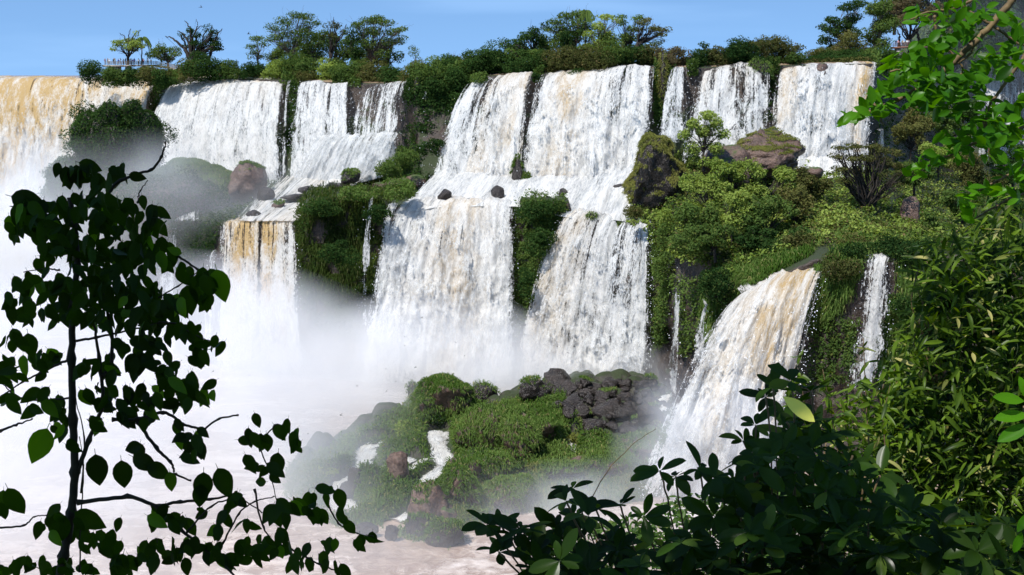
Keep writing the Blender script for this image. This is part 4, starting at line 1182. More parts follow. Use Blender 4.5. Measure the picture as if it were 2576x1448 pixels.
tree('tall airy tree with pale fan shaped limbs in the big grove', (735,178), 396, [(690,72,22,13),(715,56,26,14),(745,42,26,12),(770,44,22,12),(700,92,22,11),(730,84,28,16),(765,70,26,16),(790,58,18,12),(680,100,16,9),(712,112,20,10),(745,106,20,14)], 'leafm', 'bark', size=.5, dens=1.35, tr=.45, fork=.22, group=GT, twigs=5)
tree('dense rounded tree in the middle of the big grove', (790,180), 392, [(780,92,26,18),(800,112,28,20),(772,120,24,18),(810,84,20,16),(760,138,28,18),(800,142,26,18)], 'leafm', 'bark', size=.5, dens=2.2, tr=.5, group=GT)
tree('tree with dark bare winding trunk in the big grove', (826,178), 388, [(832,62,18,12),(850,66,16,10),(842,90,16,12),(862,80,14,10)], 'leafo', 'barkd', size=.5, dens=1.0, tr=.4, fork=.4, group=GT, bare=[[(828,165,.4),(836,130),(848,105),(842,70),(838,42)],[(848,105,.3),(862,90),(872,62)],[(836,130,.25),(828,100),(832,70)]])
tree('tall bushy tree right of the winding trunk', (930,178), 384, [(900,62,20,11),(925,52,24,12),(955,50,26,12),(975,62,22,12),(915,82,24,14),(950,80,28,16),(985,82,22,12),(1010,76,20,9),(900,102,22,16),(935,112,26,18),(970,108,24,16),(1000,104,18,10),(915,138,24,16),(965,140,22,16),(1012,96,12,6)], 'leafm', 'bark', size=.5, dens=1.7, tr=.5, fork=.25, group=GT, twigs=4)
tree('dark ivy wrapped tree in front of the tall bushy tree', (892,182), 380, [(888,100,18,20),(898,128,20,22),(890,150,18,16),(880,80,12,12)], 'leafd', 'barkd', size=.5, dens=2.4, tr=.4, group=GT)
tree('small lone tree at the right end of the big grove', (1044,166), 382, [(1038,122,10,6),(1046,130,9,7),(1034,136,8,6),(1050,142,7,5),(1058,150,5,4)], 'leafm', 'bark', size=.45, dens=1.6, tr=.2, group=GT)
tree('dark dense tree at the left of the right hand grove', (1345,165), 345, [(1340,78,18,16),(1325,92,22,16),(1300,108,24,14),(1350,100,26,20),(1285,122,20,12),(1320,128,30,20),(1360,130,28,22),(1370,66,12,10)], 'leafd', 'barkd', size=.5, dens=2.2, tr=.5, group=GT)
tree('wide flat crowned tree at the back of the right hand grove', (1450,150), 352, [(1395,58,24,11),(1425,42,28,11),(1455,36,26,10),(1480,46,26,12),(1410,72,26,14),(1445,62,30,16),(1478,72,26,14),(1380,74,16,8)], 'leafm', 'bark', size=.5, dens=1.7, tr=.5, group=GT)
palm('palm poking above the right hand grove', (1472,110), 348, 82, 22, GT)
tree('rounded yellow green tree at the centre of the right hand grove', (1500,160), 346, [(1505,66,24,14),(1520,88,28,18),(1492,92,24,16),(1510,112,30,18),(1540,108,22,18),(1528,44,22,10),(1560,52,18,10)], 'leafl', 'bark', size=.5, dens=1.9, tr=.45, group=GT)
tree('ivy covered dark stump like tree in the grove', (1425,166), 338, [(1425,92,16,16),(1424,116,16,18),(1426,140,18,16)], 'leafd', 'barkd', size=.42, dens=2.8, tr=.4, group=GT)
tree('airy tree with umbrella tiers at the right of the grove', (1580,160), 340, [(1560,42,16,8),(1568,60,14,8),(1600,48,20,10),(1585,70,20,12),(1575,92,20,14),(1600,96,16,10)], 'leafm', 'barkd', size=.5, dens=1.4, tr=.3, group=GT)
tree('leaning flat topped tree with dark bare limbs at the right end of the grove', (1597,130), 338, [(1615,60,20,9),(1640,72,22,8),(1665,76,20,7),(1680,74,12,5),(1655,88,18,6),(1630,50,16,7),(1605,74,14,8),(1665,104,9,6)], 'leafo', 'barkd', size=.45, dens=1.5, tr=.5, fork=.3, group=GT, twigs=3, bare=[[(1600,125,.5),(1612,104),(1625,95),(1640,70)],[(1612,104,.3),(1640,94),(1665,84)],[(1618,130,.2),(1630,112),(1660,112)]])
tree('pale small tree in front of the leaning tree', (1632,150), 334, [(1648,112,16,8),(1625,122,12,8),(1660,126,8,5)], 'leafm', 'bark', size=.4, dens=1.0, tr=.14, group=GT)
tree('small umbrella leaved plant tree standing above the shrubs', (1772,152), 330, [(1770,112,12,6),(1778,118,10,6),(1760,128,8,4),(1774,130,10,5)], 'leafd', 'bark', size=.5, dens=2.4, tr=.12, group=GT)
GU = 'trees on the right hill'
tree('tall hazy tree at the left end of the right hill', (2120,160), 372, [(2090,52,20,12),(2078,72,18,12),(2100,80,26,18),(2080,100,20,14),(2135,22,26,14),(2150,44,26,16),(2125,62,26,16),(2160,10,24,12),(2140,90,28,20),(2095,122,26,16)], 'leafd', 'bark', size=.55, dens=1.6, tr=.5, group=GU, twigs=4)
tree('yellow green bushy tree in the middle of the right hill', (2130,165), 362, [(2130,100,30,24),(2115,122,30,20),(2155,120,28,20),(2175,140,26,16),(2140,142,28,14)], 'leafo', 'bark', size=.5, dens=2, tr=.4, group=GU)
tree('tall tree rising out of the picture on the right hill', (2200,165), 378, [(2195,30,30,22),(2225,14,30,20),(2210,62,32,22),(2190,92,26,22),(2235,60,28,26),(2215,112,28,20),(2190,134,28,16)], 'leafm', 'bark', size=.55, dens=1.9, tr=.6, group=GU)
tree('brown leaved gnarled tree above the small platform', (2285,150), 384, [(2265,20,30,20),(2300,12,34,20),(2285,44,30,18),(2325,40,28,22),(2255,52,20,18),(2345,18,26,20)], 'leafb', 'barkd', size=.5, dens=1.5, tr=.6, group=GU, bare=[[(2262,120,.5),(2262,90),(2255,70)],[(2318,120,.6),(2308,85),(2285,65)]])
for i, (x, y, r, l, lb) in enumerate([(2250,30,44,'leafm','hazy green tree behind the brown leaved tree'),(2400,40,60,'leafd','dark hazy tree at the top of the gorge'),(2470,30,60,'leafd','dark tree high above the distant waterfall'),(2540,60,60,'leafd','shadowy tree at the upper right corner'),
        (2360,110,44,'leafd','dim tree below the brown leaved tree'),(2430,110,50,'leafm','dim green tree on the rim of the gorge'),(2500,120,50,'leafd','dim dark tree on the rim above the distant fall'),(2250,140,36,'leafo','olive tree at the foot of the small platform'),(2565,140,40,'leafo','olive tree at the far end of the gorge rim')]):
    cl = [(x + rk.uniform(-.7, .7) * r, y + rk.uniform(-.6, .6) * r, r * .45, r * .38) for _ in range(8)]
    tree(lb, (x, y + r * 1.1), 395 + 14 * (i % 5), cl, l, 'bark', size=.65, dens=1.7, tr=.5, group=GU)
GR = 'trees and shrubs on the right slope'
tree('round bright green tree standing on the brown rock', (1770,420), 284, [(1770,295,26,18),(1745,312,24,20),(1798,308,26,20),(1725,338,20,20),(1770,335,34,26),(1815,335,20,20),(1740,368,24,24),(1790,372,28,24),(1760,400,24,20)], 'leafl', 'barkd', size=.5, dens=2.2, tr=.3, group=GR, bare=[[(1815,345,.1),(1840,325),(1850,310)]])
for (x, y, D, r, h, l, lb, dn) in [
    (1850,455,262,70,52,'leafl','wide light green crown at the top of the big thicket',2.3),(1780,490,258,62,55,'leafl','light green crown at the left of the big thicket',2.3),(1930,470,262,66,52,'leafl','light green crown at the right shoulder of the thicket',2.3),
    (1750,560,250,62,62,'leafm','green crown low on the left of the thicket',2.3),(1840,540,248,72,62,'leafl','broad sunny crown in the centre of the thicket',2.3),(1930,555,246,70,60,'leafm','shaded green crown in the centre right of the thicket',2.3),
    (1800,600,242,66,40,'leafm','dark green crown at the foot of the thicket',2.2),(1900,600,242,60,36,'leafd','dark crown hanging over the rock ledge',2.2),(2000,520,252,56,56,'leafo','olive crown right of the thicket',2),
    (1990,440,272,56,40,'leafo','olive crown below the brown ledge',1.8),(2050,480,264,54,44,'leafo','dull olive crown beside the umbrella tree',1.8),(2310,300,330,44,46,'leafo','golden olive tree standing in front of the gorge',2.2),
    (2290,350,322,46,44,'leafo','yellowish tree below the golden olive tree',2.2),(2390,310,350,60,50,'leafm','hazy green tree in the middle of the gorge',2),(2420,270,362,54,46,'leafd','dim bluish tree deep in the gorge',2),(2360,390,312,64,40,'leafl','pale green spreading tree on the right slope',1.8),
    (2480,330,346,54,50,'leafd','dark tree in front of the distant waterfall',2),(2460,430,300,70,50,'leafo','olive tree at the right side of the slope',2),(2550,420,300,60,56,'leafd','dark tree at the right border of the slope',2),(2300,440,296,60,36,'leafm','green shrub tree behind the red weathered rock',1.9),
    (2230,400,292,44,34,'leafo','brown green crown behind the umbrella tree',1.9),(2420,520,262,66,44,'leafm','green tree right of the red weathered rock',2),(2520,540,258,66,50,'leafd','dark tree low on the right border',2),(2350,560,250,50,34,'leafm','shrubby tree over the small stream',2),(2230,580,246,56,26,'leafo','low spreading shrub tree above the pool',2)]:
    k = 9
    cl = [(x + rk.uniform(-.75, .75) * r, y + rk.uniform(-.7, .55) * h, r * .42, h * .42) for _ in range(k)]
    tree(lb, (x, y + h * 1.15), D, cl, l, 'barkd', size=.5, dens=dn, tr=.3, group=GR, twigs=2, fork=.3)
tree('dark umbrella tree with fanned bare limbs on the right slope', (2180,560), 262, [(2120,372,24,8),(2150,366,26,8),(2190,368,26,9),(2220,378,22,9),(2100,392,20,9),(2140,396,26,10),(2180,398,30,12),(2230,404,26,12),(2110,424,22,10),(2250,432,22,12),(2150,430,24,10),(2215,436,24,12),(2120,452,20,10),(2255,462,20,10)], 'leafo', 'barkd', size=.4, dens=1.25, tr=.6, fork=.2, group=GR, twigs=6,
     bare=[[(2182,540,.5),(2165,505),(2135,470),(2110,440)],[(2182,540,.5),(2185,490),(2180,440)],[(2184,540,.5),(2205,500),(2235,460)]])
# shrubs of the ridge and ledges
GS = 'shrubs along the upper lip'
bl = [(215,196,396,30,30,'leafd','small pale shrub at the very left of the platform island'),(238,205,396,60,46,'leafd','round grey green shrub left of the platform'),(296,210,392,80,34,'leafm','low green shrub under the platform'),
 (345,210,392,70,36,'leafd','dark shrub under the platform posts'),(395,208,392,64,36,'leafo','reddish olive shrub right of the platform'),(430,208,390,50,24,'leafm','green shrub at the end of the walkway'),(410,214,388,50,34,'leafd','dark shrub hanging over the gap beside the brown fall'),
 (510,196,390,86,60,'leafd','dark wide shrub under the gnarled tree'),(470,200,389,50,44,'leafo','olive shrub left of the dark wide one'),(590,190,388,60,34,'leafm','small leaved shrub right of the dark wide one'),(640,192,388,70,34,'leafd','low dark shrub at the foot of the slender tree'),
 (700,194,385,80,50,'leafl','light green shrub under the airy tree'),(765,196,381,80,60,'leafm','tall green shrub at the foot of the dense tree'),(825,200,376,70,50,'leafl','light shrub above the thin falls'),(762,206,374,36,30,'leafo','small olive shrub overhanging the strand fall'),
 (880,205,370,80,50,'leafm','rounded shrub at the middle of the grove'),(940,206,366,90,40,'leafo','brownish low shrub below the bushy tree'),(1000,208,361,80,36,'leafd','dark low shrub above the fanning fall'),(1040,200,354,70,46,'leafo','brown flowering shrub above the dark cliff'),
 (1090,200,351,80,46,'leafm','rounded green shrub above the dark cliff'),(1130,196,349,70,48,'leafd','dark tall shrub on the skyline gap'),(1160,220,340,60,50,'leafd','shrub hanging at the right of the dark cliff'),(1100,232,344,60,40,'leafd','shaded shrub clinging to the dark cliff'),(1158,262,338,36,40,'leafd','lower shaded shrub clinging to the dark cliff'),
 (1185,180,346,60,44,'leafo','olive shrub at the skyline gap'),(1225,178,345,80,54,'leafd','dark green shrub left of the right hand grove'),(1275,176,344,70,50,'leafd','broad shrub under the dark dense tree'),(1210,204,336,40,24,'leafm','little shrub on the lip of the grey fall'),
 (1340,182,340,90,50,'leafd','wide dark shrub above the cream fall'),(1400,186,338,80,56,'leafo','olive mounded shrub above the dark gap'),(1347,200,331,20,22,'leafd','small tuft shrub between the cream falls'),(1470,178,334,110,56,'leafo','large mounded shrub above the broad fall'),(1540,166,334,80,50,'leafm','green shrub at the right of the large mound'),
 (1450,196,330,50,22,'leafd','small dark shrub right on the broad fall lip'),(1590,162,333,70,44,'leafd','dark shrub under the leaning tree'),(1640,160,332,60,36,'leafo','dry olive shrub above the broad fall'),(1570,184,328,40,22,'leafd','tiny mossy shrub on the foaming lip'),(1672,170,328,46,46,'leafb','dry brown shrub on top of the hanging moss'),
 (1720,160,332,60,44,'leafb','thin grey brown shrub with upright stems'),(1760,168,330,60,34,'leafd','dark shrub under the umbrella leaved plant'),(1810,160,331,80,40,'leafo','brownish low shrub above the tan streaked fall'),(1870,158,331,80,44,'leafd','dark green shrub above the tan streaked fall'),(1940,150,334,90,56,'leafo','yellow green feathery shrub on the skyline'),
 (1915,176,324,40,34,'leafd','tuft shrub on the rock dividing the right falls'),(2000,156,330,40,22,'leafm','small shrub on the lip of the orange streaked fall'),(2050,150,352,70,30,'leafo','reddish low shrub at the foot of the right hill'),(2110,156,348,90,36,'leafd','dark low shrub at the foot of the hazy tree'),(2180,158,344,80,34,'leafm','green low shrub at the foot of the right hill'),(2225,168,340,60,44,'leafd','dark shrub at the right end of the lip')]
for px, py, D, w_, h_, l, lb in bl:
    bush(lb, px, py, D, w_, h_, l, group=GS, size=.42, dens=2.2)
GL = 'shrubs on the lower ledges'
for px, py, D, w_, h_, l, lb in [(1010,420,322,60,60,'leafm','green shrub at the foot of the dark cliff'),(985,450,318,70,50,'leafm','round shrub left of the rock shelf'),(1090,380,326,44,50,'leafd','dark shrub beside the thin ribbon fall'),(1060,400,326,30,50,'leafd','mossy shrub between the ribbon falls'),
  (820,540,290,100,40,'leafd','shaggy shrub on the left of the grassy bank'),(900,500,289,110,34,'grass','grassy tussock on top of the grassy bank'),(1000,500,290,80,50,'grass','brown green tussock at the right of the bank'),(850,660,282,80,70,'leafd','dark shrub hanging low on the bank'),(960,560,286,60,80,'leafd','dark tuft right of the thin strand'),
  (1365,560,284,90,76,'leafd','dark overgrown head of the mossy pillar'),(1350,640,280,80,80,'leafd','overgrown middle of the mossy pillar'),(1320,740,276,50,80,'leafd','overgrown foot of the mossy pillar'),(1672,620,262,50,80,'leafm','bright shrub hanging beside the strand falls'),(1660,700,260,46,80,'leafm','lower bright shrub beside the strand falls'),(1680,570,266,60,50,'leafl','light shrub at the edge of the thicket'),
  (1730,640,244,80,80,'leafm','shrub tumbling over the recess'),(1815,760,232,84,110,'leafd','dark rounded hanging grass mound'),(1960,640,238,80,44,'leafd','dark grassy shrub behind the small cream cascade'),(2010,630,236,70,50,'leafo','tussock beside the pool of the slanting fall'),(2110,700,222,80,70,'leafo','brown tussock right of the slanting fall'),(2140,650,224,80,44,'leafd','rounded dark grass mound left of the straight fall'),
  (2240,640,224,120,44,'leafd','low dark shrub above the straight fall'),(2320,660,220,90,60,'leafd','dark shrub right of the straight fall'),(2290,820,216,80,90,'leafd','shaded shrub on the cliff right of the straight fall'),(1600,545,272,50,26,'leafo','small brown shrub under the overhanging boulder'),(2200,625,232,60,30,'leafo','olive shrub on the far bank of the pool')]:
    bush(lb, px, py, D, w_, h_, l, group=GL, size=.42, dens=2.0)

for (x, y, D, r, h, l, lb) in [(700,150,404,44,34,'leafm','green tree low at the left of the big grove'),(760,140,402,44,40,'leafm','leafy tree behind the dense rounded tree'),(845,130,402,50,46,'leafd','dark tree filling the middle of the big grove'),(905,140,400,46,42,'leafm','green tree filling the grove behind the ivy tree'),(975,138,396,44,40,'leafd','dark tree at the right of the big grove'),
  (735,172,396,44,20,'leafl','light low tree at the foot of the big grove'),(870,170,390,50,24,'leafm','low leafy tree at the foot of the ivy tree'),(1130,158,356,40,22,'leafd','small dark tree at the skyline dip'),(1230,146,352,44,24,'leafm','low tree left of the dark dense tree'),(1290,130,352,44,34,'leafd','dark tree at the left shoulder of the right hand grove'),
  (1395,110,350,46,44,'leafm','green tree filling the right hand grove'),(1450,112,350,50,44,'leafd','dark tree in the heart of the right hand grove'),(1545,120,346,46,40,'leafm','green tree right of the yellow green one'),(1590,130,344,40,26,'leafd','dark low tree at the foot of the leaning tree'),(1490,140,338,60,26,'leafl','light bushy tree at the front of the right hand grove'),
  (1330,146,342,50,24,'leafm','bushy tree at the front left of the right hand grove'),(1990,128,342,30,16,'leafo','feathery little tree above the right falls'),(2085,140,356,34,18,'leafm','low tree where the right hill begins')]:
    cl = [(x + rk.uniform(-.8, .8) * r, y + rk.uniform(-.75, .6) * h, r * .42, h * .42) for _ in range(9)]
    tree(lb, (x, y + h * 1.0 + 8), D, cl, l, 'bark', size=.5, dens=1.5, tr=.35, group=GT, twigs=2, fork=.3)
for (x, y, D, r, h, l, lb) in [(2260,-10,392,50,50,'leafm','tall hazy tree rising past the top edge above the platform'),(2340,-20,396,60,60,'leafd','tall dark tree rising past the top edge'),(2420,-10,400,60,60,'leafd','hazy tree above the dark gorge rim'),(2500,-30,404,60,60,'leafm','tall tree crossing the upper right edge'),(2575,-10,404,60,60,'leafd','dark tree in the upper right corner behind the branch'),
  (2390,80,398,50,50,'leafo','dull tree filling the hill behind the branch'),(2460,80,402,56,50,'leafd','dark tree filling the hill behind the branch'),(2560,90,402,56,50,'leafm','dim tree at the hill right of the far fall'),(2330,150,392,50,30,'leafd','dark tree at the foot of the right hill'),(2400,160,420,60,30,'leafd','low dark tree at the gorge brink')]:
    cl = [(x + rk.uniform(-.8, .8) * r, y + rk.uniform(-.8, .7) * h, r * .44, h * .42) for _ in range(10)]
    tree(lb, (x, y + h * 1.2), D, cl, l, 'bark', size=.6, dens=1.5, tr=.5, group=GU, twigs=1, fork=.3)
# ---------------------------------------------------------------- foreground plants
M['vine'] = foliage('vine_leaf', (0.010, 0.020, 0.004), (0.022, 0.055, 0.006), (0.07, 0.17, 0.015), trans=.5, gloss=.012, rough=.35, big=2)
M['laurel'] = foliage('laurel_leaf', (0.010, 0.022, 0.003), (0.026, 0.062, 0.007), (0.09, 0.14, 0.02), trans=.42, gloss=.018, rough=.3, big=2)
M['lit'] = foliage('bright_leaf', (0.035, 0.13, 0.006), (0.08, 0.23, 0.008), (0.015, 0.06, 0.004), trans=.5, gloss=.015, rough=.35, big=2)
M['bamboo'] = foliage('lance_leaf', (0.018, 0.042, 0.004), (0.115, 0.19, 0.014), (0.38, 0.35, 0.12), trans=.4, gloss=.02, rough=.4, big=5)  # pale third colour puts sunlit highlights into some leaves
M['small'] = foliage('small_leaf', (0.03, 0.07, 0.012), (0.09, 0.16, 0.03), (0.16, 0.18, 0.05), trans=.4, gloss=.03, big=2)
M['yleaf'] = foliage('yellow_leaf', (0.85, 0.82, 0.16), (0.8, 0.78, 0.16), None, trans=.3, gloss=.05, big=2)
M['stem'] = plain('vine_stem', (0.035, 0.028, 0.016), 0.8, .5, 30)
M['twig'] = plain('tan_twig', (0.16, 0.11, 0.05), 0.7, .4, 30)

def leaves(base, d, nrm, L, W, curl=.35, wide=.38, pet=.18, fold=.25, wav=0.0):
    """many real leaf blades at once; base,d,nrm (n,3); L,W (n,)"""
    n = len(base)
    d = unit(d); sd = unit(np.cross(d, nrm)); nm = unit(np.cross(sd, d))
    s = np.array([-pet, -.02, .07, .2, .36, .54, .72, .88, 1.0])
    sc = np.clip(s, 0, 1)
    a = wide; b = 1 - wide
    w = (sc / a) ** (a * 1.6) * ((1 - sc) / b) ** (b * 1.6)
    w = np.clip(np.where(s <= 0, .03, w), .02, 1.05)
    w[-1] = .005
    L = np.broadcast_to(L, (n,))[:, None]; W = np.broadcast_to(W, (n,))[:, None]
    cu = curl * rng.uniform(-.2, 1.3, (n, 1))
    out = []
    for k, x in enumerate((-1, -.5, 0, .5, 1)):
        wv = wav * np.sin(s[None] * 11 + rng.uniform(0, 6, (n, 1))) * abs(x)
        cx = s[None] * L * (1 - .15 * cu * s[None] ** 2)
        cz = -cu * L * s[None] ** 2 * .6 + (abs(x) * fold + wv) * W * w[None]
        P = base[:, None] + d[:, None] * cx[..., None] + nm[:, None] * cz[..., None] + sd[:, None] * (x * W * w[None])[..., None]
        out.append(P)
    V = np.stack(out, 2)                     # n, 9, 5, 3
    V = V.reshape(-1, 3)
    g = []
    for i in range(8):
        for j in range(4):
            g.append((i * 5 + j, i * 5 + j + 1, (i + 1) * 5 + j + 1, (i + 1) * 5 + j))
    Fc = (np.arange(n)[:, None, None] * 45 + np.array(g)[None]).reshape(-1, 4)
    return V, Fc

def stems(lines, D, w, k=6, jit=.004, knot=0):
    parts = []
    for ln in lines:
        dd = ln[0][3] if len(ln[0]) > 3 else 0
        P = np.array([U(q[0], q[1], D + dd) for q in ln])
        t = np.linspace(0, len(P) - 1, 7 * (len(P) - 1) + 1)
        sm = np.stack([np.interp(t, np.arange(len(P)), P[:, i]) for i in range(3)], -1)
        if len(sm) > 6:
            ker = np.array([.25, .5, .25])
            for _ in range(4):
                sm[1:-1] = sm[:-2] * .25 + sm[1:-1] * .5 + sm[2:] * .25
        sm += rng.normal(size=sm.shape) * jit * .3
        w0 = (ln[0][2] if len(ln[0]) > 2 else w) * D / F
        r = np.linspace(w0, w0 * .45, len(t))
        if knot:
            r = r * (1 + .45 * (np.abs(t - np.round(t)) < .08))
        parts.append(tube(sm, r, k))
    return merge(parts)

def clus(cl, D, Lpx, wr, face=.9, down=.8, dj=.2, Ljit=.25, spread=1.0):
    """leaf clusters (px,py,rx,ry,n) -> base, dir, normal, L, W"""
    B, Dr, Nn, Ls = [], [], [], []
    for c in cl:
        n = c[4]
        a = rng.uniform(0, 6.28, n); r = np.sqrt(rng.random(n))
        p = U(c[0] + c[2] * r * np.cos(a), c[1] + c[3] * r * np.sin(a), D + rng.normal(size=n) * dj)
        d = rng.normal(size=(n, 3)) * np.array([.7, .35, .45]) * spread
        d[:, 2] -= down
        nn = rng.normal(size=(n, 3)) * .55 + np.array([0, -face, .25])
        B.append(p - unit(d) * Lpx * D / F * .45); Dr.append(d); Nn.append(nn)
        Ls.append(Lpx * D / F * rng.uniform(1 - Ljit, 1 + Ljit, n))
    L = np.concatenate(Ls)
    return np.concatenate(B), np.concatenate(Dr), np.concatenate(Nn), L, L * wr

# -- climbing vine, left
VC = [(165,435,22,16,2),(215,450,30,30,5),(250,460,30,30,4),(300,445,30,15,3),(60,565,40,48,14),(105,560,40,50,14),(160,560,50,50,14),(230,540,55,50,16),(300,550,55,50,14),(350,560,45,50,10),(392,555,18,36,4),
  (195,640,70,45,16),(280,640,70,50,16),(350,650,55,45,12),(415,640,25,26,5),(200,720,60,45,14),(270,730,70,50,14),(340,740,55,45,10),(400,760,40,40,8),(440,770,22,26,4),(115,655,22,36,5),(75,720,34,20,5),(130,740,45,30,6),
  (25,770,16,30,3),(45,860,18,20,2),(90,790,40,30,5),(150,800,40,35,6),(470,690,14,20,2),(510,710,14,24,4),(530,715,14,30,4),(520,760,10,14,2),(210,800,50,30,7),(300,800,55,35,9),(370,800,45,40,8),(390,850,45,35,7),(330,860,40,30,5),
  (450,830,20,20,3),(490,840,14,20,2),(500,875,20,18,3),(545,870,14,12,2),(500,910,20,16,3),(60,930,50,34,6),(110,915,36,34,5),(30,1000,26,30,5),(95,1015,34,26,5),(225,930,26,26,4),(280,930,34,26,4),(360,930,40,34,7),(415,940,34,40,7),
  (440,1000,40,36,8),(500,980,34,30,6),(525,1000,16,22,2),(380,1000,34,34,5),(250,1000,40,34,7),(300,1010,34,30,6),(320,1040,30,24,5),(240,1060,26,20,3),(150,1035,26,24,4),(190,1120,16,14,2),(150,1075,24,20,3),
  (455,1100,24,34,4),(505,1110,14,34,4),(478,1140,20,24,3),(375,1060,20,20,2),(350,1130,18,8,1),(430,1215,9,14,2),(622,1105,16,14,2),(655,1110,18,14,3),(710,1080,14,20,2),(740,1120,14,30,3),(632,1165,16,14,2),(650,1200,24,20,2),
  (695,1195,12,20,1),(600,1255,16,14,2),(395,1280,14,12,1),(400,1310,26,26,4),(430,1310,20,20,3),(475,1320,13,14,1),(505,1300,12,14,1),(565,1290,12,20,2),(620,1320,20,10,2),(680,1300,20,20,3),(720,1290,22,20,3),(765,1270,26,26,5),(820,1245,13,20,2),
  (790,1300,24,20,3),(905,1370,7,14,1),(938,1352,8,8,1),(868,1305,12,14,2),(10,1280,14,36,3),(140,1320,22,36,4),(180,1330,26,30,4),(230,1360,30,30,5),(270,1370,22,26,3),(290,1340,14,20,2),(300,1400,20,24,3),(95,1340,9,20,1),
  (20,1430,40,14,6),(80,1425,40,16,6),(150,1430,40,14,6),(210,1435,20,12,3),(320,1425,34,20,6),(390,1400,40,36,8),(450,1400,40,36,8),(520,1390,44,34,8),(590,1400,40,34,7),(650,1380,36,30,6),(700,1370,36,30,6),(740,1400,36,30,6),(800,1420,30,20,4),(860,1430,14,14,2),(560,1340,24,20,3),(830,1370,18,16,2),(10,850,10,30,1),(15,940,14,24,3)]
vr = empty('climbing_vine', U(150, 1700, 5.0), 'dark climbing vine with drooping heart shaped leaves at the left edge', 'vine')
b_, d_, n_, L_, W_ = clus([(a, b, c_, d_, max(1, int(e * (1.9 if b < 1000 else 1.5) + .5))) for a, b, c_, d_, e in VC], 5.0, 49, .28, down=1.0, dj=.18)
# single large leaves
big = [(118,1080,-.5,-1,105),(70,840,.1,-1,70),(240,1145,.05,-1,95),(305,1160,.05,-1,85),(335,1150,.9,-.5,75),(372,1170,.9,-.6,72),(355,1120,-.9,-.3,55),(512,1190,-.1,-1,86),(548,1180,.35,-1,86),(700,1140,-.1,-1,70),(505,1220,-.1,-1,70),(470,720,.1,-1,80),(545,680,.2,-1,90),(500,690,0,-1,90),(250,750,.8,-.5,80),(640,1040,.3,-1,42),(600,1240,-.5,-.8,60),(850,1230,.2,-1,60),(868,1310,.5,-.8,50),(905,1345,0,-1,55),(20,1230,.4,-1,90),(150,1290,-.1,-1,100),(190,1290,1,-.6,90),(30,495,1,-.3,90),(65,500,.2,-1,110),(165,420,.1,-1,62),(148,410,-.3,-1,40),(200,410,1,-.4,60),(325,440,.7,-.2,45),(310,1395,-.3,-1,90)]
bb = np.array([U(q[0], q[1], 4.95) for q in big]); dd = np.array([(q[2], .1, q[3]) for q in big])
b_ = np.concatenate([b_, bb]); d_ = np.concatenate([d_, dd]); n_ = np.concatenate([n_, np.tile([0.1, -1, .2], (len(big), 1)) + rng.normal(size=(len(big), 3)) * .2])
L_ = np.concatenate([L_, np.array([q[4] for q in big]) * 5.0 / F]); W_ = np.concatenate([W_, np.array([q[4] for q in big]) * 5.0 / F * .3])
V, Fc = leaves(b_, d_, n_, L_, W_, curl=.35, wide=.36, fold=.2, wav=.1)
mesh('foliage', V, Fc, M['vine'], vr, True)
VS = [[(60,2600,14.5),(90,2100),(130,1700),(140,1500),(160,1400),(180,1290),(190,1190),(183,1060),(180,900),(182,780),(196,670),(190,590),(178,500)],[(193,1190,7),(222,1110),(262,1020),(250,900),(233,803)],[(263,943,7),(280,960),(282,836),(260,740)],
  [(195,1265,6),(325,1247),(400,1276),(450,1330),(550,1410),(600,1460)],[(400,1276,5),(450,1262),(530,1257),(600,1243)],[(280,1055,5),(345,1058),(412,1033),(460,1068),(510,1085),(548,1052),(600,1045)],[(345,1060,5),(395,1130),(430,1163),(440,1195),(480,1210)],
  [(260,500,5),(300,452),(385,428),(408,395),(417,358)],[(440,640,3.5),(500,680),(515,695)],[(400,812,3),(450,815),(490,845),(530,860)],[(0,1086,4),(40,1070),(80,1055)],[(-20,1330,3),(65,1325),(85,1298),(120,1297)],[(700,1368,3),(770,1400),(800,1420),(860,1440),(900,1470)],
  [(205,1240,2.5),(215,1100),(190,1000)],[(200,1440,2.2),(203,1300),(212,1180),(200,1100)],[(470,1340,3),(530,1270),(600,1250),(660,1290)],[(640,1230,3),(660,1330),(700,1380)],[(150,680,2.5),(120,675),(60,685)],[(345,510,2.2),(352,480),(372,455)],[(560,1370,3),(600,1290),(640,1260),(690,1250)],
  [(180,900,4),(120,930),(60,960),(0,1000)],[(182,860,4),(240,850),(330,830),(400,812)],[(180,1000,3),(100,1010),(40,1000),(0,960)],[(660,1110,2.5),(690,1070),(700,1068)],[(620,1080,2.5),(640,1100),(680,1190),(695,1260)],[(820,1260,2.5),(850,1320),(900,1345),(940,1350)],[(290,800,3),(380,760),(450,720),(500,680)]]
V, Fc = stems(VS, 5.02, 5, knot=1)
mesh('stem', V, Fc, M['stem'], vr, True)

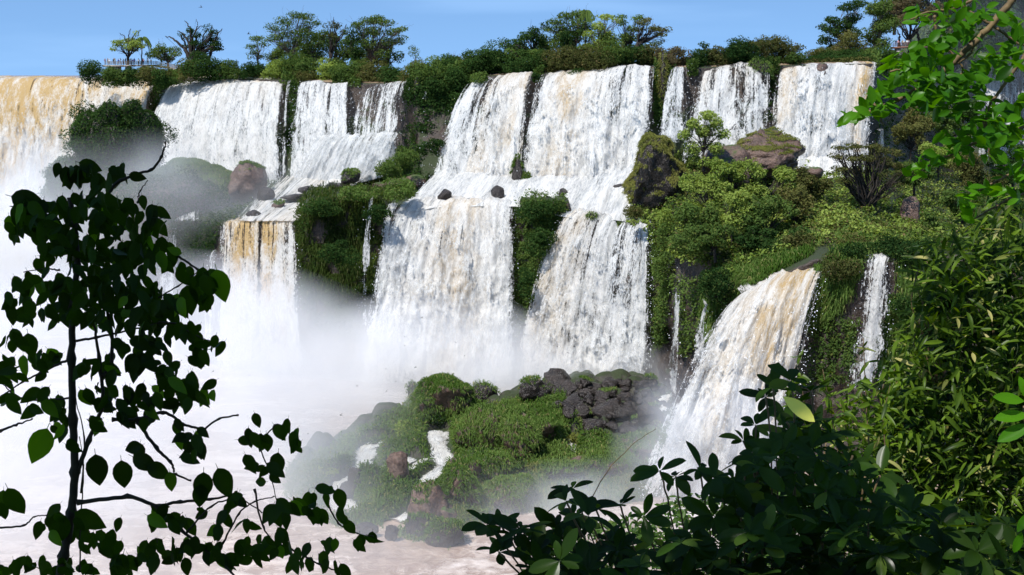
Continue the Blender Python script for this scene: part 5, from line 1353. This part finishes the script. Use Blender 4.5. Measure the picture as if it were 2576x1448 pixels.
# -- bright branch, upper right
br = empty('leafy_branch', U(2576, -60, 4.2), 'bright sunlit leafy branch reaching in from the upper right corner', 'branch')
BC = [(2330,45,46,22,9),(2295,30,14,14,2),(2400,30,46,30,14),(2440,70,40,40,14),(2380,95,56,36,16),(2470,30,40,24,7),(2300,140,40,30,12),(2350,150,50,34,16),(2290,180,44,34,16),(2240,165,24,26,5),(2270,215,50,36,18),(2340,210,50,40,18),(2330,260,60,30,20),(2400,210,50,36,14),
  (2390,250,50,34,12),(2215,240,30,26,9),(2225,280,40,20,10),(2180,270,24,20,5),(2150,290,20,14,6),(2130,300,16,14,5),(2390,285,34,20,6),(2450,200,40,36,14),(2490,170,44,30,12),(2500,130,40,30,9),(2545,70,28,36,8),(2560,130,24,40,10),(2470,250,24,20,3),(2540,170,36,30,10),
  (2310,430,30,20,6),(2345,400,36,22,10),(2400,375,40,24,10),(2440,345,40,26,12),(2480,310,40,30,16),(2520,290,40,36,16),(2560,280,20,50,10),(2540,350,40,34,14),(2565,400,16,40,6),(2500,400,30,20,5),(2430,410,22,20,3),(2380,345,20,20,3),(2500,350,40,30,10),
  (2540,440,40,26,8),(2480,470,40,26,9),(2430,500,26,20,6),(2520,490,34,26,8),(2568,470,12,40,5),(2440,530,20,20,3),(2330,175,60,40,14),(2370,215,60,40,14)]
b_, d_, n_, L_, W_ = clus([(a, b, c_, d_, int(e * 1.5 + 1)) for a, b, c_, d_, e in BC], 4.2, 40, .25, face=.45, down=.12, dj=.14, spread=1.25)
n_[:, 2] += .6
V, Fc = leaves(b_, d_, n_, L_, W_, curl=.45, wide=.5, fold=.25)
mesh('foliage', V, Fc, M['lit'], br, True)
BS = [[(3100,-900,11.5),(2800,-420),(2620,-110),(2570,-30),(2547,0),(2494,67),(2451,107),(2414,142),(2377,175),(2340,202),(2290,235),(2237,263),(2150,297)],[(3000,-500,7),(2700,-60),(2600,100),(2576,147),(2544,187),(2517,227),(2484,272),(2480,330)],[(3000,150,7),(2720,280),(2600,310),(2576,320),(2517,337),(2434,367),(2334,420)],[(2470,-20,5),(2447,0),(2400,23),(2334,30),(2290,50)],
  [(2375,-10,5),(2464,43),(2497,67),(2534,90)],[(2350,40,4),(2354,73),(2370,113),(2404,143),(2424,173),(2414,207),(2380,213)],[(2400,65,5),(2425,90),(2450,112),(2445,135),(2400,165),(2340,190)],[(2600,400,4),(2540,440),(2480,470),(2430,500)],[(2200,262,3),(2215,300),(2222,316)],[(2600,480,4),(2540,500),(2470,540),(2430,560)],
  [(2505,70,4),(2560,110),(2600,120)],[(2240,180,3),(2290,170),(2340,190)],[(2474,300,4),(2485,360),(2490,400)],[(2420,60,2),(2423,90)]]
V, Fc = stems(BS, 4.22, 4)
mesh('stem', V, Fc, M['twig'], br, True)

# -- laurel rosettes, bottom right
def rosettes(cent, D, Lpx, wr, k=(6, 9), dj=.3, tilt=.5):
    B, Dr, Nn, Ls = [], [], [], []
    for q in cent:
        n = int(rng.integers(*k))
        c = U(q[0], q[1], D + rng.normal() * dj)
        ax = unit(np.array([rng.normal() * .35, -.35 + rng.normal() * .3, 1.0]))
        a = np.arange(n) * 2.4 + rng.uniform(0, 6)
        e1 = unit(np.cross(ax, [1, .3, 0])); e2 = np.cross(ax, e1)
        el = rng.uniform(-.35, .75, n)
        d = (np.cos(a)[:, None] * e1 + np.sin(a)[:, None] * e2) * np.cos(el)[:, None] + ax * np.sin(el)[:, None]
        B.append(np.repeat(c[None], n, 0) + d * .006); Dr.append(d); Nn.append(np.repeat(ax[None], n, 0) + rng.normal(size=(n, 3)) * .2)
        Ls.append(Lpx * D / F * rng.uniform(.45, 1.3, n))
    L = np.concatenate(Ls)
    return np.concatenate(B), np.concatenate(Dr), np.concatenate(Nn), L, L * wr
tips = [(1225,1322),(1262,1325),(1290,1345),(1310,1330),(1255,1390),(1440,1230),(1425,1262),(1480,1300),(1560,1270),(1500,1280),(1350,1350),(1660,1185),(1700,1200),(1762,1182),(1800,1200),(1846,1210),(1870,1110),(1900,1070),(1925,1000),(1945,975),(1990,960),(2040,985),(1870,1160),(1900,1150),(1980,1060),(2060,1080),(1340,1400),(1400,1330),(1620,1300),(1440,1300)]
PA = [(1290,1530),(1330,1375),(1450,1350),(1620,1370),(1740,1310),(1810,1240),(1890,1160),(1940,1070),(2050,1030),(2150,1120),(2280,1250),(2576,1330),(2576,1530)]
lr = empty('laurel_bush', U(1900, 1900, 4.8), 'dark glossy broad leaved bush along the bottom right', 'bush')
b_, d_, n_, L_, W_ = rosettes([tuple(q) for q in polypts(PA, 290)] + tips, 4.8, 68, .21, dj=.35)
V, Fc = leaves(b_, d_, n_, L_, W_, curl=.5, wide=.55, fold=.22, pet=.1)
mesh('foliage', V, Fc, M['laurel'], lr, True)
LS = []
for q in tips + [tuple(q) for q in polypts(PA, 16)]:
    tx = 1250 + (q[0] - 1250) * .8 + 160
    LS.append([(q[0], q[1], 3), ((q[0] * 2 + tx) / 3 + rng.uniform(-20, 20), q[1] + 70), (tx, 1560), (tx * .5 + 900, 2400)])
V, Fc = stems(LS, 4.85, 3)
mesh('stem', V, Fc, M['twig'], lr, True)
# lone leaves
for (px, py, dx, dz, Lp, wr, lb, mt, nm) in [(1972,1000,.8,-.6,104,.19,'single pale yellow fallen leaf resting on the dark bush','yleaf','fallen_leaf'),]:
    V, Fc = leaves(np.array([U(px, py, 4.0)]), np.array([[dx, -.1, dz]]), np.array([[.2, -1, .5]]), Lp * 4.0 / F, Lp * 4.0 / F * wr, curl=.1, wide=.5, fold=.12, pet=.04)
    tag(mesh(nm, V, Fc, M[mt], None, True), lb, 'leaf')
rb = empty('broad_leaf_sprig', U(2640, 1200, 4.0), 'bright green broad leaves at the right edge above the dark bush', 'plant')
bl3 = [(2575,1010,-.9,.15,85),(2585,1045,-1,-.05,90),(2590,1070,-.9,-.45,95),(2580,1000,-.3,1,60),(2570,1340,-.3,-.9,60),(2590,1290,-.5,-.8,60)]
V, Fc = leaves(np.array([U(q[0], q[1], 4.1) for q in bl3]), np.array([(q[2], -.1, q[3]) for q in bl3]), np.tile([0, -.9, .8], (len(bl3), 1)), np.array([q[4] for q in bl3]) * 4.1 / F, np.array([q[4] for q in bl3]) * 4.1 / F * .2, curl=.3, wide=.5)
mesh('foliage', V, Fc, M['lit'], rb, True)
V, Fc = stems([[(2600,1400,5),(2590,1200),(2575,1020)],[(2600,1350,4),(2570,1320)]], 4.12, 4)
mesh('stem', V, Fc, M['twig'], rb, True)

# -- lance leaved thicket, right
PB = [(2050,1060),(2160,960),(2230,900),(2270,830),(2300,740),(2290,640),(2330,600),(2420,560),(2450,500),(2576,470),(2640,700),(2640,1448),(2100,1448)]
PBi = [(2200,1080),(2300,900),(2330,800),(2330,680),(2460,600),(2640,560),(2640,1448),(2150,1448)]
tk = empty('bamboo_thicket', U(2450, 2300, 8.0), 'dense thicket of narrow sunlit lance shaped leaves at the right edge', 'thicket')
def lance(poly, n, D, dj, Lpx, wr=.095):
    p = polypts(poly, n)
    B = U(p[:, 0], p[:, 1], D + rng.uniform(-dj, dj, n))
    d = rng.normal(size=(n, 3)) * np.array([.9, .7, .35]) + np.array([-.15, -.1, -.25])
    L = Lpx * D / F * rng.uniform(.6, 1.25, n)
    return B, d, np.tile([0, -.35, 1.0], (n, 1)) + rng.normal(size=(n, 3)) * .35, L, L * wr
a1 = lance(PB, 4200, 8.0, .5, 52); a2 = lance(PBi, 3800, 8.9, .6, 60)
V, Fc = leaves(*[np.concatenate([p, q]) for p, q in zip(a1, a2)], curl=.8, wide=.42, fold=.3, pet=.1)
mesh('foliage', V, Fc, M['bamboo'], tk, True)
q_ = rng.uniform(0, 1, 900)
p = polypts(PBi, 900)
V, Fc = leaves(U(p[:, 0], p[:, 1], 8.3 + rng.uniform(-.5, .5, 900)), rng.normal(size=(900, 3)) * np.array([.9, .6, .5]) + np.array([0, 0, -.5]), np.tile([0, -.6, .9], (900, 1)) + rng.normal(size=(900, 3)) * .4, 62 * 8.2 / F * rng.uniform(.5, 1.2, 900), 62 * 8.2 / F * .2, curl=.5, wide=.45)
mesh('foliage', V, Fc, M['laurel'], tk, True)
TS = []
for q in polypts(PB, 150):
    TS.append([(q[0], q[1], 1.6), (q[0] + rng.uniform(-30, 50), q[1] + 90), (q[0] + rng.uniform(0, 100), q[1] + 260), (q[0] + rng.uniform(20, 140), q[1] + 480)])
V, Fc = stems(TS, 8.2, 1.6, 4)
mesh('stem', V, Fc, M['twig'], tk, True)
sp = empty('lance_leaf_sprig', U(2180, 1500, 7.0), 'slender lance leaved sprigs standing up before the straight right waterfall', 'plant')
SPL = [[(2190,1200,2.2),(2185,1100),(2178,1000),(2172,850)],[(2150,1200,2),(2130,1100),(2120,1010)],[(2060,1200,2),(2030,1080),(2010,900)],[(2230,1150,2),(2220,1050),(2250,930)],[(2000,1100,2),(1990,1040),(1985,960)],[(2110,1150,2),(2090,1030),(2070,930)]]
V, Fc = stems(SPL, 7.0, 2)
mesh('stem', V, Fc, M['twig'], sp, True)
cl = []
for ln in SPL:
    for k in range(26):
        t = rng.uniform(.25, 1) * (len(ln) - 1); i = min(int(t), len(ln) - 2); f = t - i
        cl.append((ln[i][0] * (1 - f) + ln[i + 1][0] * f, ln[i][1] * (1 - f) + ln[i + 1][1] * f, 6, 6, 1))
b_, d_, n_, L_, W_ = clus(cl, 7.0, 44, .11, face=.4, down=.25, dj=.05, spread=1.3)
V, Fc = leaves(b_, d_, n_, L_, W_, curl=.8, wide=.42, pet=.1)
mesh('foliage', V, Fc, M['bamboo'], sp, True)

# -- small leaved shrub behind the laurel
PC = [(1330,1448),(1360,1340),(1480,1310),(1600,1300),(1660,1270),(1720,1240),(1760,1250),(1880,1230),(2100,1200),(2250,1300),(2250,1448)]
ss = empty('small_leaved_shrub', U(1600, 1900, 6.5), 'light green shrub of fine small leaves behind the dark glossy bush', 'shrub')
n = 5200
p = polypts(PC, n)
V, Fc = leaves(U(p[:, 0], p[:, 1], 6.5 + rng.uniform(-.4, .4, n)), rng.normal(size=(n, 3)) * np.array([1, .8, .6]), np.tile([0, -.4, 1.0], (n, 1)) + rng.normal(size=(n, 3)) * .5, 18 * 6.5 / F * rng.uniform(.6, 1.5, n), 18 * 6.5 / F * .22, curl=.3, wide=.5, pet=.1)
mesh('foliage', V, Fc, M['small'], ss, True)
V, Fc = stems([[(q[0], q[1], 1.3), (q[0] + rng.uniform(-20, 20), q[1] + 80), (q[0] + rng.uniform(-40, 40), 1500)] for q in polypts(PC, 70)] + [[(1460,1300,1.5),(1530,1180),(1600,1110),(1650,1080)]], 6.5, 1.3, 4)
mesh('stem', V, Fc, M['twig'], ss, True)

# -- unseen tree added over the viewpoint: crown laid sunward of near plants to shade them
P = []
def shadefor(box, n, t0, t1):
    lo, hi = np.array(box[0]), np.array(box[1])
    q = rng.uniform(lo, hi, (n, 3)) + SD * rng.uniform(t0, t1, (n, 1)) + rng.normal(size=(n, 3)) * .15
    P.append(q)
shadefor(((-2.1, 4.6, 60.0), (-.5, 5.4, 61.8)), 2600, 3.2, 6.5)
shadefor(((-.3, 4.4, 60.0), (2.2, 5.3, 61.1)), 900, 3.0, 6.5)
q = rng.uniform((-7, -7, 64.6), (7, 4.2, 68), (4500, 3)); P.append(q)
n_sh = sum(len(a) for a in P)
for _ in range(3):
    c_ = rng.uniform((1.2, 7.4, 59.6), (3.4, 9.2, 62.0))
    P.append(c_ + SD * rng.uniform(4, 7) + rng.normal(size=(90, 3)) * np.array([.28, .28, .18]))  # leaf clumps added sunward of the thicket to dapple it
P = np.concatenate(P)
dy = P[:, 1] * CA - (P[:, 2] - CAMZ) * SA
ppx = 1288 + F * P[:, 0] / np.maximum(dy, .01); ppy = 724 - F * (P[:, 1] * SA + (P[:, 2] - CAMZ) * CA) / np.maximum(dy, .01)
vis = (P[:, 1] > 0) & (ppx > -250) & (ppx < 2830) & (ppy > -250)
tb = U(2400, 230, 4.2)
rel = P - tb; along = rel @ SD; off = np.linalg.norm(rel - along[:, None] * SD, axis=1)
tc_ = U(2450, 900, 8.2); rel = P - tc_; al2 = rel @ SD; off2 = np.linalg.norm(rel - al2[:, None] * SD, axis=1)
P = P[~vis & (off > .62) & ((off2 > 2.0) | (np.arange(len(P)) >= n_sh)) & (P[:, 2] > 62.6)]  # crown left open where sun should reach the branch and thicket
ct = empty('unseen_shade_tree', (-3.6, -2.5, 59.5), 'unseen leafy tree added over the viewpoint to shade the nearby plants', 'tree')
V, Fc = leafquads(P, .26, .6, .6)
mesh('crown', V, Fc, M['leafd'], ct)
parts = [tube(*limb((-3.6, -2.5, 59.4), (-3.0, -1.5, 64.6), .22, .15, .1, .02, 0), 8)]
for e in ((-4, 2, 66), (0, -1, 66.5), (-6, -3, 66), (3, -3, 66.5), (-2, 3, 66)):
    parts.append(tube(*limb((-3.0, -1.5, 64.5), e, .1, .03), 6))
V, Fc = merge(parts)
mesh('trunk', V, Fc, M['barkd'], ct, True)
# ---------------------------------------------------------------- platform, people, birds
M['concrete'] = plain('weathered_concrete', (0.30, 0.27, 0.23), 0.85, .4, 1.5)
M['rail'] = plain('wooden_rail', (0.22, 0.17, 0.12), 0.8, .4, 3)
M['redrail'] = plain('rusty_rail', (0.20, 0.10, 0.07), 0.8, .4, 3)
def railing(parts, P, h=.95, gap=1.6):
    for a, b in zip(P[:-1], P[1:]):
        a, b = np.array(a), np.array(b)
        L = np.linalg.norm(b - a); n = max(1, int(L / gap)); rz = math.atan2(b[1] - a[1], b[0] - a[0]); 
        for i in range(n + 1):
            q = a + (b - a) * i / n
            parts.append(box(q + [0, 0, h / 2], (.09, .09, h)))
        for hh in (h, h * .66, h * .33):
            t = tube(np.array([a + [0, 0, hh], (a + b) / 2 + [0, 0, hh], b + [0, 0, hh]]), .05, 4)
            parts.append(t)
def platform(label, walk, depth, D, mat, piers, rmat):
    P = [U(px, py, D + d) for px, py, d in walk]
    root = empty('viewing_platform', P[0], label, 'platform')
    parts, rl = [], []
    for a, b in zip(P[:-1], P[1:]):
        m = (a + b) / 2 + np.array([0, depth / 2, -.28]); L = np.linalg.norm((b - a)[:2])
        rx = 0
        V, Fc = box((0, 0, 0), (L + .1, depth, .5))
        V[:, 2] += V[:, 0] * (b[2] - a[2]) / L
        r = math.atan2(b[1] - a[1], b[0] - a[0]); c_, s_ = math.cos(r), math.sin(r)
        V = np.stack([V[:, 0] * c_ - V[:, 1] * s_, V[:, 0] * s_ + V[:, 1] * c_, V[:, 2]], -1) + m
        parts.append((V, Fc))
    V, Fc = merge(parts)
    mesh('deck', V, Fc, M[mat], root)
    railing(rl, P); railing(rl, [p + np.array([0, depth, 0]) for p in P])
    V, Fc = merge([p for p in rl])
    mesh('railing', V, Fc, M[rmat], root)
    for px in piers:
        i = np.interp(px, [w_[0] for w_ in walk], np.arange(len(walk))); j = min(int(i), len(P) - 2)
        q = P[j] + (P[j + 1] - P[j]) * (i - j)
        V, Fc = box(q + [0, depth / 2, -2.2], (1.0, depth * .8, 3.4))
        mesh('pier', V, Fc, M['concrete'], root)
    return P
platform('grey concrete viewing platform crowded with visitors on the left skyline', [(264,164,0),(312,164,-2),(330,163,-2),(386,163,3)], 4.0, 408, 'concrete', (276, 292, 318, 360), 'rail')
platform('sloping walkway descending right from the crowded platform', [(386,163,3),(420,168,2),(465,181,0)], 2.0, 408, 'concrete', (430,), 'rail')
platform('small reddish viewing platform half hidden in the right hill trees', [(2248,118,0),(2300,116,0),(2330,118,3)], 3.0, 376, 'redrail', (2262, 2300), 'redrail')

skin = plain('skin', (0.42, 0.24, 0.16), .6, .1)
def cloth(n, c): return plain(n, c, .85, .15)
CLO = {'white': cloth('white_cloth', (.75, .75, .75)), 'maroon': cloth('maroon_cloth', (.16, .04, .04)), 'blue': cloth('blue_cloth', (.08, .10, .42)), 'purple': cloth('purple_cloth', (.18, .07, .36)), 'grey': cloth('grey_cloth', (.18, .18, .2)),
       'dark': cloth('dark_cloth', (.03, .03, .04)), 'pink': cloth('pink_cloth', (.6, .3, .32)), 'khaki': cloth('khaki_cloth', (.25, .2, .13)), 'red': cloth('red_cloth', (.4, .06, .05))}
hairm = cloth('dark_hair', (.02, .014, .01))
def loft(P, R2, k=8):
    P = np.array(P, float); th = np.arange(k) * 2 * np.pi / k
    V = np.stack([P[:, None, 0] + np.array(R2)[:, None, 0] * np.cos(th), P[:, None, 1] + np.array(R2)[:, None, 1] * np.sin(th), P[:, None, 2] + 0 * th], -1)
    n = len(P); Fc = [(i * k + j, i * k + (j + 1) % k, (i + 1) * k + (j + 1) % k, (i + 1) * k + j) for i in range(n - 1) for j in range(k)]
    return V.reshape(-1, 3), np.array(Fc)
def person(label, foot, h, shirt, legs, arms, hat=None, yaw=0, group=None):
    """one skinned body grown from a joint skeleton, clothes by face"""
    J = dict(pel=(0, 0, .53), che=(0, 0, .74), nek=(0, 0, .845), hd=(0, .01, .90), top=(0, .01, .965), sl=(-.105, 0, .80), sr=(.105, 0, .80), hl=(-.05, 0, .51), hr=(.05, 0, .51), kl=(-.055, .012, .28), kr=(.06, .0, .28), fl=(-.06, 0, .03), fr=(.065, 0, .03), tl=(-.06, .07, .012), tr=(.065, .07, .012))
    A = {'down': [((-.13, 0, .64), (-.135, .03, .50)), ((.13, 0, .64), (.135, .03, .50))],
         'photo': [((-.13, .06, .70), (-.03, .15, .88)), ((.13, .06, .70), (.03, .15, .88))],
         'up': [((-.16, .02, .92), (-.2, .05, 1.05)), ((.13, 0, .64), (.13, .05, .52))],
         'rail': [((-.14, .05, .66), (-.11, .18, .62)), ((.14, .05, .66), (.11, .18, .62))]}[arms]
    J['el'], J['wl'] = A[0]; J['er'], J['wr'] = A[1]
    R_ = dict(pel=.075, che=.085, nek=.035, hd=.055, top=.04, sl=.038, sr=.038, hl=.05, hr=.05, kl=.034, kr=.034, fl=.024, fr=.024, tl=.02, tr=.02, el=.026, er=.026, wl=.018, wr=.018)
    E = [('pel', 'che'), ('che', 'nek'), ('nek', 'hd'), ('hd', 'top'), ('che', 'sl'), ('che', 'sr'), ('sl', 'el'), ('el', 'wl'), ('sr', 'er'), ('er', 'wr'), ('pel', 'hl'), ('pel', 'hr'), ('hl', 'kl'), ('kl', 'fl'), ('fl', 'tl'), ('hr', 'kr'), ('kr', 'fr'), ('fr', 'tr')]
    ks = list(J); me = bpy.data.meshes.new('person')
    me.from_pydata([tuple(h * c for c in J[k_]) for k_ in ks], [(ks.index(a), ks.index(b)) for a, b in E], [])
    o = bpy.data.objects.new('person', me); C.objects.link(o)
    md = o.modifiers.new('s', 'SKIN')
    for i, k_ in enumerate(ks):
        me.skin_vertices[0].data[i].radius = (R_[k_] * h * (1.15 if k_ in ('che', 'pel') else 1), R_[k_] * h * (.8 if k_ in ('che', 'pel') else 1))
    me.skin_vertices[0].data[0].use_root = True
    o.modifiers.new('d', 'SUBSURF').levels = 1
    dg = bpy.context.evaluated_depsgraph_get(); dg.update()
    m2 = bpy.data.meshes.new_from_object(o.evaluated_get(dg)); o.modifiers.clear(); o.data = m2
    m2.materials.clear()
    for m_ in (skin, CLO[shirt], CLO[legs]): m2.materials.append(m_)
    for p in m2.polygons:
        z = p.center.z / h; x = abs(p.center.x / h)
        p.material_index = 0 if (z > .835 and x < .1) or (x > .15) or z < .02 else (1 if z > .53 else 2)
        p.use_smooth = True
    o.location = tuple(foot); o.rotation_euler = (0, 0, yaw)
    tag(o, label, 'person', group)
    hc = np.array([0, -.012, .945]) * h
    V, Fc = ico(1)
    if hat:
        v, f = loft([(0, .01, .955), (0, .01, .96), (0, .01, .965), (0, .01, .995), (0, .01, 1.0)], [(.10, .11), (.10, .11), (.058, .065), (.045, .05), (.001, .001)])
        nm, mt = 'hat', CLO[hat]; v = v * h
    else:
        v, f = V * np.array([.056, .062, .05]) * h + hc + np.array([0, -.006, .012]) * h, Fc; nm, mt = 'hair', hairm
    c = mesh(nm, v + np.array(foot), f, mt, o, True)
    return o
PG = 'visitors on the left viewing platform'
pp = [(430,'maroon','dark','rail',None,'person in a maroon shirt at the far left corner of the platform'),(462,'grey','khaki','down',None,'person in grey just right of the maroon shirt'),(495,'white','grey','rail','white','person in white shirt and white hat leaning at the rail'),(540,'dark','dark','up',None,'person in dark clothes raising an arm high'),
 (590,'khaki','dark','photo',None,'short haired person in khaki taking a photo'),(632,'blue','khaki','down',None,'person in a pale blue top left of the white shirted pair'),(672,'white','khaki','photo',None,'tall person in white taking a photo, left of the white pair'),(700,'white','dark','rail','white','second white shirted person with a white hat near the tree'),
 (722,'white','dark','down',None,'person in white directly left of the tree trunk'),(748,'dark','khaki','rail',None,'dark haired person in black beside the tree trunk'),(790,'pink','grey','down',None,'person in pink right of the tree trunk'),(824,'blue','dark','rail',None,'person in a bright blue shirt at the rail'),(845,'white','dark','photo',None,'person in white behind the bright blue shirt'),
 (866,'blue','grey','down',None,'person in dark blue between white and purple'),(897,'purple','dark','down',None,'person in a purple jacket near the platform bend'),(945,'grey','khaki','down',None,'person in grey left of the palm trunk'),(965,'white','dark','rail',None,'person in a white shirt in front of the palm trunk'),(1020,'maroon','khaki','rail',None,'person in dark red right of the palm'),
 (1045,'pink','dark','down','khaki','person in pink with a khaki hat'),(1085,'grey','dark','photo',None,'person in grey photographing at the right part of the platform'),(1122,'white','khaki','rail','white','broad person in white with arms spread on the rail'),(1156,'khaki','dark','down',None,'last person at the right end of the platform')]
for i, (X, sh, lg, ar, ht, lb) in enumerate(pp):
    px = (300 + X / 4.293) * .6708
    fp = U(px, 164, 408 - 1.0 + 3.0); fp = np.array([fp[0], 408 + [.5, 1.3, .8, 2.2][i % 4], U(px, 163.5, 408)[2] - .0])
    person(lb, fp, 1.8 + .1 * math.sin(i * 2.3), sh, lg, ar, ht, yaw=math.pi + rng.uniform(-.5, .5), group=PG)
for i, (px, sh, ht, lb) in enumerate([(2256,'dark',None,'person in dark clothes on the small misty platform'),(2264,'pink',None,'person in pink left of the white hat on the misty platform'),(2272,'khaki',None,'person in khaki on the misty platform'),(2277,'white','white','tall person in white hat on the misty platform'),(2284,'white',None,'bare headed person in white on the misty platform'),(2291,'grey',None,'rightmost grey clothed person on the misty platform')]):
    b0 = U(px, 117, 376)
    person(lb, (b0[0], 377 + (i % 2), b0[2] + .0), 1.75, sh, 'dark', 'rail', ht, yaw=math.pi, group='visitors on the small platform')

M['bird'] = plain('bird_black', (0.012, 0.011, 0.012), .6, .1)
def bird(label, px, py, D, span, bank, yaw, flap):
    c = U(px, py, D)
    s = span / 2
    n = 7
    V, Fc = [], []
    bodyV, bodyF = tube(np.array([(-.42, 0, .0), (-.3, 0, .0), (-.1, 0, -.005), (.1, 0, 0), (.22, 0, .01), (.3, 0, .01)]) * span, np.array([.006, .02, .05, .055, .035, .008]) * span, 6)
    parts = [(bodyV, bodyF)]
    for sd in (-1, 1):
        t = np.linspace(0, 1, n)
        x = .08 - .05 * t - .38 * t ** 2.2; y = sd * t * s / span; z = flap * (t * .5 - .35 * t ** 2)
        ch = .17 * (1 - t) ** .7 + .01
        up = np.stack([x, y, z + .008], -1) * span; lo = np.stack([x - ch, y, z], -1) * span
        up2 = np.stack([x, y, z - .008], -1) * span
        W = np.concatenate([up, lo, up2]); f = []
        for i in range(n - 1):
            f += [(i, i + 1, n + i + 1, n + i), (2 * n + i, 2 * n + i + 1, n + i + 1, n + i), (i, i + 1, 2 * n + i + 1, 2 * n + i)]
        parts.append((W, np.array(f)))
        tv = np.array([(-.3, 0, 0), (-.3, sd * .03, 0), (-.5, sd * .1, 0), (-.42, sd * .02, 0)]) * span
        parts.append((tv, np.array([(0, 1, 2, 3)])))
    V, Fc = merge(parts)
    cb, sb = math.cos(bank), math.sin(bank); cy_, sy_ = math.cos(yaw), math.sin(yaw)
    V = V @ np.array([[1, 0, 0], [0, cb, -sb], [0, sb, cb]]).T @ np.array([[cy_, -sy_, 0], [sy_, cy_, 0], [0, 0, 1]]).T + c
    tag(mesh('bird', V, Fc, M['bird'], None, True), label, 'bird', 'swifts flying before the falls')
BD = [(506,19,12,'high in the sky above the gnarled tree'),(625,86,12,'in the sky left of the big grove'),(133,278,10,'before the far left brown fall, the upper one'),(112,300,9,'before the far left brown fall, the lower one'),(563,404,7,'over the white fall above the grassy mound'),
 (915,713,8,'beside the thin single strand'),(1062,800,9,'before the middle of the biggest lower fall'),(1242,760,9,'before the right part of the biggest lower fall'),(1322,760,8,'before the mossy pillar foot'),(1018,848,7,'low before the biggest lower fall'),(1018,870,7,'just under another swift low before the biggest fall'),
 (1146,862,9,'low before the right half of the biggest fall'),(1168,896,9,'lowest before the right half of the biggest fall'),(1046,925,9,'in the spray above the islet peak'),(971,929,7,'in the spray left of the islet peak'),(996,960,7,'in the spray just over the islet peak'),(898,972,8,'in the mist left of the islet'),(972,985,8,'close above the misty islet blocks'),
 (857,1045,11,'over the left shoulder of the islet'),(948,1047,10,'against the upright grassy boulder'),(1087,1140,10,'among the little cascades'),(1402,872,8,'before the strand falls, the left one'),(1445,873,10,'before the strand falls, the wide winged one'),(1428,888,7,'before the strand falls, the lowest one'),(627,945,7,'in the mist under the yellow curtain'),(536,935,9,'in the mist right of the vine'),(775,1092,7,'in the mist left of the islet shoulder')]
for i, (px, py, sz, lb) in enumerate(BD):
    D = 230 if py < 700 else 190
    bird('small black swift ' + lb, px, py, D, sz * 1.15 * D / F, rng.uniform(-.7, .7), rng.uniform(0, 6.28), rng.uniform(.3, 1.2))
# ---------------------------------------------------------------- mist
def mist(px, py, D, rx, ry, rz, dens, label, col=(.79, .80, .82), **kw):
    """ellipsoid body of spray; rx, rz in picture units, ry in metres of depth"""
    c = U(px, py, D)
    bpy.ops.mesh.primitive_uv_sphere_add(segments=32, ring_count=16, radius=1, location=tuple(c))
    o = bpy.context.object
    o.name = 'mist'
    o.scale = (rx * D / F, ry, rz * D / F)
    o.data.materials.append(mistmat('mist', dens, col=col, **kw))
    return tag(o, label, 'mist', 'drifting spray', 'stuff')
mist(40, 640, 345, 460, 44, 330, 0.11, 'bright spray cloud hiding the foot of the far left fall', nscale=.035, lo=.3, hi=.65, col=(.82, .83, .85))
mist(320, 1090, 236, 860, 74, 470, 0.085, 'thick spray filling the plunge pool', nscale=.035, lo=.28, hi=.68, sharp=.8, col=(.60, .605, .615))
mist(640, 950, 285, 460, 18, 270, 0.075, 'spray below the yellow curtain', nscale=.06, lo=.35, hi=.7, col=(.7, .705, .72))
mist(1080, 985, 266, 420, 30, 270, 0.16, 'spray at the foot of the biggest lower fall', nscale=.06, lo=.28, hi=.68)
mist(1480, 985, 262, 340, 12, 150, 0.12, 'spray at the foot of the strand falls', nscale=.09, lo=.33, hi=.7)
mist(380, 530, 318, 440, 26, 215, 0.05, 'thin mist over the dark mound', nscale=.045, lo=.33, hi=.68, col=(.7, .705, .72))
mist(1650, 1340, 192, 720, 22, 190, 0.10, 'spray at the foot of the slanting fall', nscale=.07, lo=.33, hi=.68, col=(.7, .705, .72))
mist(1770, 1130, 202, 260, 8, 260, 0.16, 'fine spray blown off the lower half of the slanting fall', nscale=.12, lo=.33, hi=.68)
mist(350, 1340, 188, 1300, 55, 240, 0.045, 'low mist drifting over the brown river', nscale=.04, lo=.3, hi=.7)
mist(2440, 170, 405, 330, 55, 340, 0.0045, 'blue haze in the right gorge', nscale=.02, lo=.2, hi=.7, col=(.75, .83, .95))
